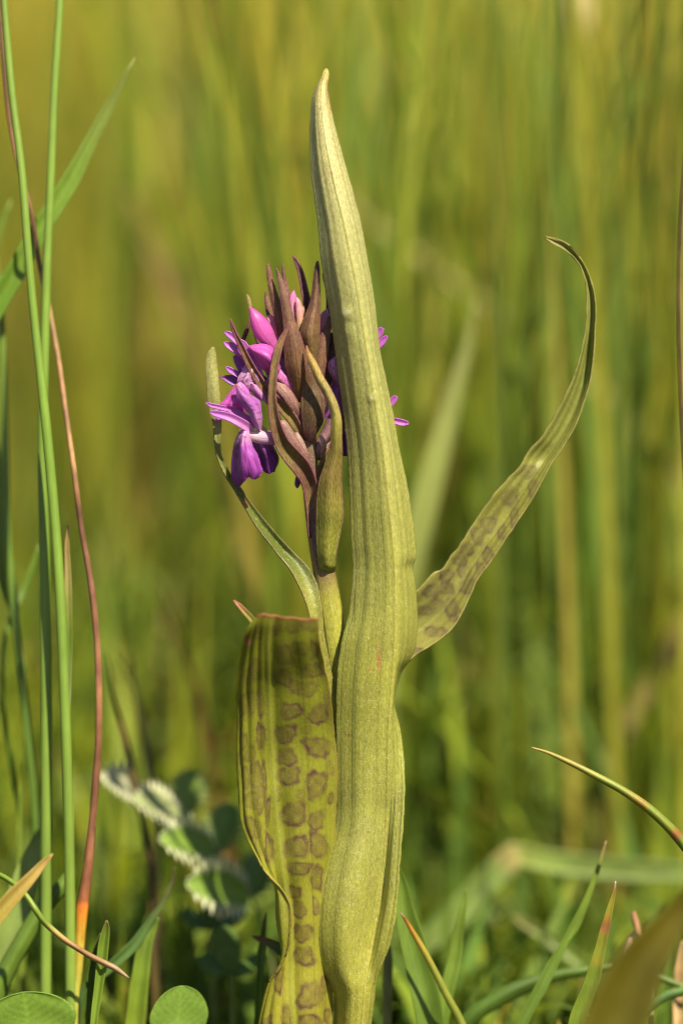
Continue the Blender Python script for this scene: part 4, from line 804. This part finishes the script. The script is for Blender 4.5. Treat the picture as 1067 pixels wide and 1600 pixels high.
stalk([(992, 1454, 15, 2), (988, 1464, 15, 5), (976, 1500, 14, 4.5), (963, 1526, 14, 3.6), (941, 1566, 13, 3.2), (928, 1590, 13, 3)], [(0, (.5, .34, .24)), (.3, (.48, .32, .22)), (.4, (.36, .24, .14)), (1, (.5, .38, .22))], 'thin pinkish dry straw leaning left', name='dry_stalk', mat='dry', cat='stalk', nv=50)
blade([(1066, 1470, 22, 10), (1063, 1500, 22, 16), (1060, 1545, 22, 16), (1058, 1600, 21, 14)], [(0, TAN), (1, (.45, .32, .15))], 'dry tan blade standing behind the olive one', root=(1056, 21, 12), mat='dry')
blade([(1100, 1535, 8, 10), (1067, 1548, 8, 14), (1040, 1556, 8, 15), (1010, 1575, 8, 16), (985, 1605, 8, 14)], [(0, GB), (1, (0.133, 0.244, 0.065))], 'bluish blade bending down beside the tan one', root=(960, 8, 12), fold=-.3)
blade([(607, 1478, 16, 8), (606, 1500, 16, 14), (605, 1560, 16, 15), (604, 1610, 16, 14)], [(0, (.3, .33, .14)), (1, (.3, .33, .12))], 'pale short blade tucked behind the foot of the tall leaf', root=(603, 16, 12), fold=.2)
# pale bent blade, out of focus
blade([(1110, 1365, 112, 22), (1040, 1362, 111, 30), (980, 1360, 110, 35), (900, 1352, 109, 36), (850, 1345, 108, 34), (815, 1336, 107, 32), (806, 1334, 106, 34), (790, 1348, 106, 40), (750, 1390, 105, 42), (700, 1446, 103, 42), (660, 1490, 101, 42)], [(0, (.18, .27, .05)), (.35, (.2, .29, .06)), (.46, (.25, .31, .07)), (.485, (.5, .44, .16)), (.51, (.46, .42, .16)), (.54, (.2, .29, .07)), (1, (.19, .28, .06))], 'pale blurred grass blade sharply kinked at a yellow joint', root=(600, 100, 40), fold=.15, nv=120)
blade([(800, 1430, 80, 3), (812, 1438, 80, 12), (850, 1462, 80, 18), (900, 1500, 79, 20), (950, 1545, 78, 20)], [(0, (.3, .28, .1)), (.2, (0.190, 0.265, 0.050)), (1, G)], 'faint blurred blade falling to the right below the kinked one', root=(1000, 78, 20))
# blurred tall blades behind
blade([(425, 215, 300, 6), (480, 255, 300, 12), (560, 325, 298, 15), (640, 385, 296, 17), (760, 470, 292, 18), (900, 570, 288, 19), (1067, 750, 280, 20), (1160, 880, 275, 20), (1230, 1100, 270, 26)], [(0, (.33, .31, .04)), (1, (.34, .33, .04))], 'long blurred yellow green blade slanting down right behind the curled leaf', root=(1280, 265, 24), fold=.2)
blade([(742, 470, 130, 2), (730, 540, 130, 16), (710, 610, 129, 26), (690, 690, 128, 34), (668, 770, 127, 40), (645, 860, 126, 42), (620, 960, 125, 40), (600, 1100, 124, 38)], [(0, (.3, .33, .1)), (1, (0.285, 0.382, 0.065))], 'tapering pale blurred blade between tall leaf and curled leaf', root=(585, 120, 32), fold=.15)
blade([(205, 300, 330, 6), (230, 360, 330, 20), (270, 450, 328, 26), (310, 550, 326, 28), (350, 680, 324, 28), (390, 900, 320, 28)], [(0, (.34, .24, .06)), (1, (.3, .24, .07))], 'brownish blurred blade slanting left of the flower spike', root=(430, 316, 26), fold=.2)
stalk([(1069, 230, 26, 1), (1064, 330, 26, 2.6), (1061, 420, 26, 3), (1061, 500, 25, 3.2), (1064, 612, 25, 3.4), (1071, 760, 24, 3.6), (1080, 1000, 22, 4), (1084, 1200, 20, 4)], [(0, (.09, .05, .02)), (1, (.14, .08, .03))], 'dark brown dry stalk standing at the right', root=(1084, 20, 4), name='dry_stalk', mat='dry', cat='stalk')
blade([(1090, 930, 190, 6), (1060, 985, 190, 22), (1020, 1060, 188, 26), (980, 1130, 186, 26), (950, 1200, 184, 24)], [(0, (.24, .19, .06)), (1, (.19, .17, .05))], 'brownish blurred blade falling left at the right', root=(930, 180, 22), fold=.2)
blade([(168, 1020, 60, 1.5), (178, 1080, 60, 7), (195, 1150, 59, 9), (215, 1240, 58, 10), (232, 1330, 57, 10)], [(0, (.13, .09, .03)), (1, (.18, .14, .05))], 'thin brown blurred blade above the toothed leaf', root=(250, 56, 8))
stalk([(205, 1030, 90, 3), (215, 1100, 90, 5), (228, 1170, 89, 6), (240, 1260, 88, 6)], [(0, (.2, .12, .05)), (1, (.22, .15, .06))], 'brown blurred stalk beside the thin brown blade', root=(255, 86, 6), name='dry_stalk', mat='dry', cat='stalk')
tall = [(690, 40, 620, 34, 'olive'), (775, 120, 560, 30, 'brownish'), (820, 260, 470, 34, 'green'), (968, 60, 520, 44, 'green'), (1010, 300, 420, 34, 'yellowish'), (880, 420, 380, 32, 'olive'), (560, 60, 660, 34, 'yellowish'), (460, 520, 450, 30, 'green')]
tc = {'olive': (.28, .28, .05), 'brownish': (.27, .2, .06), 'green': (0.152, 0.254, 0.036), 'yellowish': (.37, .35, .06)}
wh = ['above the curled leaf', 'directly above the curled leaf tip', 'left of the curled leaf tip', 'at the far right', 'right of the curled leaf', 'inside the bend of the curled leaf', 'right of the tall leaf tip', 'behind the flower spike']
for (x, y, d, w, k), q in zip(tall, wh):
    j = rng.normal(0, 12, 4)
    blade([(x + j[0], y, d, 3), (x + j[1] * .6, y + 160, d, w * .7), (x, y + 420, d, w), (x + j[2], y + 750, d, w)], [(0, tc[k]), (1, tc[k])], f'{k} out-of-focus upright grass blade {q}', root=(x + j[3] * 2, d, w * .9), fold=.2, nv=40)
# leafy upright blades low behind on the right
low = [(690, 1010, 190, 46, -40, (0.190, 0.297, 0.050), 'pale green'), (760, 960, 240, 50, 30, (0.190, 0.307, 0.043), 'bright green'), (835, 1020, 200, 60, 70, (0.237, 0.329, 0.072), 'milky green'), (885, 1060, 230, 50, -35, (0.142, 0.244, 0.036), 'mid green'), (985, 1010, 200, 52, -60, (0.142, 0.254, 0.043), 'deep green'), (1035, 1130, 170, 44, 25, (0.209, 0.286, 0.043), 'yellow green'), (728, 1150, 150, 34, -25, (0.114, 0.201, 0.029), 'dark green'), (300, 1000, 260, 44, 30, (0.152, 0.265, 0.050), 'grass green'), (240, 900, 330, 44, -35, (0.209, 0.297, 0.043), 'light green'), (345, 860, 360, 50, 25, (0.228, 0.307, 0.036), 'olive green')]
for (x, y, d, w, sk, c, nm) in low:
    blade([(x, y, d, 4), (x + sk * .2, y + 80, d, w * .55), (x + sk * .55, y + 220, d, w), (x + sk, y + 380, d, w)], [(0, c), (1, c)], f'{nm} blurred leaf blade standing low behind the orchid', root=(x + sk * 1.2, d, w * .8), fold=.25, nv=40)

# pale seed head on a thin stem, far out of focus
hp = [(900, 10, 330), (903, 60, 330), (910, 300, 328), (920, 700, 326), (930, 1200, 324)]
gx = P(936, ground_row(936, 322), 322)
sh = tag(empty('seeding_shoot', gx), 'pale blurred grass seed head on a thin stem above the curled leaf', 'grass')
tube('stem', [(x, y, d, 4) for (x, y, d) in hp[1:]] + [(936, ground_row(936, 322), 322, 5)], M['rush'], (.3, .3, .06), nv=40, nr=8, parent=sh, base=gx)
tube('seed_head', [(895, -40, 330, 2), (897, -25, 330, 12), (899, 0, 330, 20), (901, 25, 330, 19), (903, 45, 330, 11), (904, 62, 330, 4)], M['dry'], (.62, .5, .28), nv=40, nr=16, ribs=5, rib_amp=.2, parent=sh, base=gx, var=.2)
# ------------------------------------------------------------------ clover and silverweed
def fan_leaflet(name, centre, ax, side, nrm, L, W, col, notch=.12, teeth=0, tooth=0.0, parent=None, base=(0, 0, 0), mat='clover', cup=.15, edgecol=None, chevron=None, power=.75, bow=.10):
    """leaflet as a real curved sheet: foot at centre, growing along ax"""
    ax, side, nrm = [np.asarray(q, float) / np.linalg.norm(q) for q in (ax, side, nrm)]
    nv, nu = 91, 25
    v = np.linspace(0, 1, nv)[:, None]; u = np.linspace(-1, 1, nu)[None, :]
    prof = np.clip(1 - np.abs(2 * v**power - 1)**2.1, 0, 1)**.5 * .5 * (.7 + .3 * np.minimum(1, v * 1.6)) + .002
    tw = (1 + tooth * (np.abs((v * teeth) % 1 - .5) * 2 - .5) * np.abs(u)**6) if teeth else 1
    x = u * prof * W * tw
    y = L * (v - notch * (v**4) * (1 - np.abs(u))**1.5 * .8)
    z = cup * W * (u**2) * prof * 2 + bow * L * np.sin(v * 2.2) + .006 * W * np.sin(v * 15 + np.abs(u) * 6) * np.abs(u)
    Wd = np.asarray(centre) + side * x[..., None] + ax * y[..., None] + nrm * z[..., None]
    c = np.broadcast_to(np.array(col, float), (nv, nu, 3)).copy()
    rib = np.exp(-(np.abs(u) / .05)**2)[..., None] * np.ones((nv, 1, 1)) * .35
    c = c * (1 - rib) + np.array(col) * 1.5 * rib
    lat = (.5 + .5 * np.sin((v - np.abs(u) * .35) * 60))[..., None]
    c = c * (.88 + .16 * lat)
    if chevron is not None:
        w = np.exp(-((v - .52 + np.abs(u) * .22) / .06)**2)[..., None] * .5
        c = c * (1 - w) + np.array(chevron) * w
    if edgecol is not None:
        e = np.clip((np.abs(u) - .66) / .25, 0, 1)[..., None] * np.ones((nv, 1, 1))
        if teeth: e = e * (.35 + .65 * (np.abs((v * teeth) % 1 - .5) * 2)[..., None])
        c = c * (1 - e) + np.array(edgecol) * e
    me = make_mesh(name, (Wd - np.asarray(base)).reshape(-1, 3), grid_faces(nv, nu), np.clip(c, 0, 1).reshape(-1, 3), np.stack([np.broadcast_to((u + 1) / 2, (nv, nu)), np.broadcast_to(v * L, (nv, nu))], -1).reshape(-1, 2), M[mat])
    o = add(name, me, parent)
    m = o.modifiers.new('thickness', 'SOLIDIFY'); m.thickness = .0002; m.offset = 0
    return o

def clover(px, py, d, rootpx, leaflets, label, col):
    hub = P(px, py, d); gp = P(rootpx, ground_row(rootpx, d + 4), d + 4)
    e = tag(empty('clover_leaf', gp), label, 'clover')
    tube('petiole', [(px, py, d, 4), (px * .6 + rootpx * .4, (py * .5 + ground_row(rootpx, d + 4) * .5), d + 2, 4.5), (rootpx, ground_row(rootpx, d + 4), d + 4, 5)], M['stem'], (.2, .27, .06), nv=20, nr=10, parent=e, base=gp)
    for (ax, side, L, W) in leaflets:
        nrm = np.cross(np.array(side, float), np.array(ax, float)); nrm = nrm if nrm[1] < 0 or nrm[2] > 0 else -nrm
        fan_leaflet('leaflet', hub, ax, side, nrm, L * S, W * S, col, notch=0, teeth=26, tooth=.02, parent=e, base=gp, edgecol=None, chevron=(col[0] * 1.5, col[1] * 1.35, col[2] * 2), power=.95, cup=.03, bow=.02)
    return e
clover(52, 1648, -2, 40, [((-.12, -.2, 1), (1, .15, .1), 108, 158), ((-1, .1, .25), (0.2, .9, .5), 90, 95), ((1, .3, -.1), (.1, -.9, .5), 80, 85)], 'round clover leaf low at the left, finely toothed', (.2, .34, .045))
clover(272, 1655, 2, 262, [((.1, -.1, 1), (1, .3, 0), 122, 98), ((-.8, .5, .2), (.3, .8, .4), 80, 80), ((1, .3, 0), (-.2, .8, .5), 80, 80)], 'upright oval clover leaf between broad blade and blotched leaf', (.2, .34, .05))
clover(362, 1520, 34, 366, [((-.2, .1, 1), (1, .3, .1), 80, 50), ((-.9, .3, .3), (.2, .8, .4), 62, 55), ((.9, .2, .3), (.1, .9, .4), 62, 55)], 'dark soft clover leaf left of the blotched leaf', (.11, .2, .03))
clover(330, 1450, 55, 335, [((.1, .1, 1), (1, .3, .1), 70, 44), ((-.9, .3, .4), (.2, .8, .4), 60, 50), ((.9, .2, .3), (.1, .9, .4), 62, 55)], 'bluish shaded clover leaf under the silver-toothed leaf', (.11, .2, .04))

def silverweed(path, leaflets, label):
    gp = P(*path[-1])
    e = tag(empty('silverweed_leaf', gp), label, 'silverweed')
    tube('rachis', [(a, b, c, 2.6) for (a, b, c) in path], M['stem'], (.25, .3, .1), nv=60, nr=8, parent=e, base=gp)
    for (fx, fy, tx, ty, d, w, dep, roll, colr) in leaflets:
        p0 = P(fx, fy, d); p1 = P(tx, ty, d + dep); ax = p1 - p0; L = np.linalg.norm(ax); ax /= L
        up = np.array([0.1, -math.cos(R(roll)), math.sin(R(roll))])
        side = np.cross(ax, up); side /= np.linalg.norm(side); nr_ = np.cross(side, ax)
        fan_leaflet('leaflet', p0, ax, side, nr_, L, w * S * 1.25, colr, notch=0, teeth=10, tooth=1.0, parent=e, base=gp, cup=.18, edgecol=(.8, .82, .62) if roll < 70 else (.3, .38, .16), power=.7, bow=.16)
    return e
SG = (.2, .33, .04)
silverweed([(200, 1240, 60), (226, 1256, 60), (252, 1272, 59), (300, 1290, 57), (345, 1338, 55), (392, 1402, 55), (420, 1480, 57), (430, ground_row(430, 60), 60)],
    [(224, 1256, 150, 1222, 60, 62, -4, 60, (.5, .52, .34)), (288, 1284, 200, 1258, 58, 58, -6, 50, (.34, .4, .18)), (338, 1332, 242, 1318, 56, 60, -8, 35, SG), (388, 1402, 282, 1384, 55, 66, -10, 25, SG),
     (286, 1282, 300, 1208, 59, 46, 8, 75, (.2, .31, .05)), (340, 1332, 362, 1262, 57, 48, 8, 75, (.16, .28, .04)), (392, 1402, 420, 1336, 56, 50, 8, 75, (.13, .23, .04))], 'toothed feathery leaf with silvery edges left of the blotched leaf')  # opposite leaflets, shade painted in as darker greens
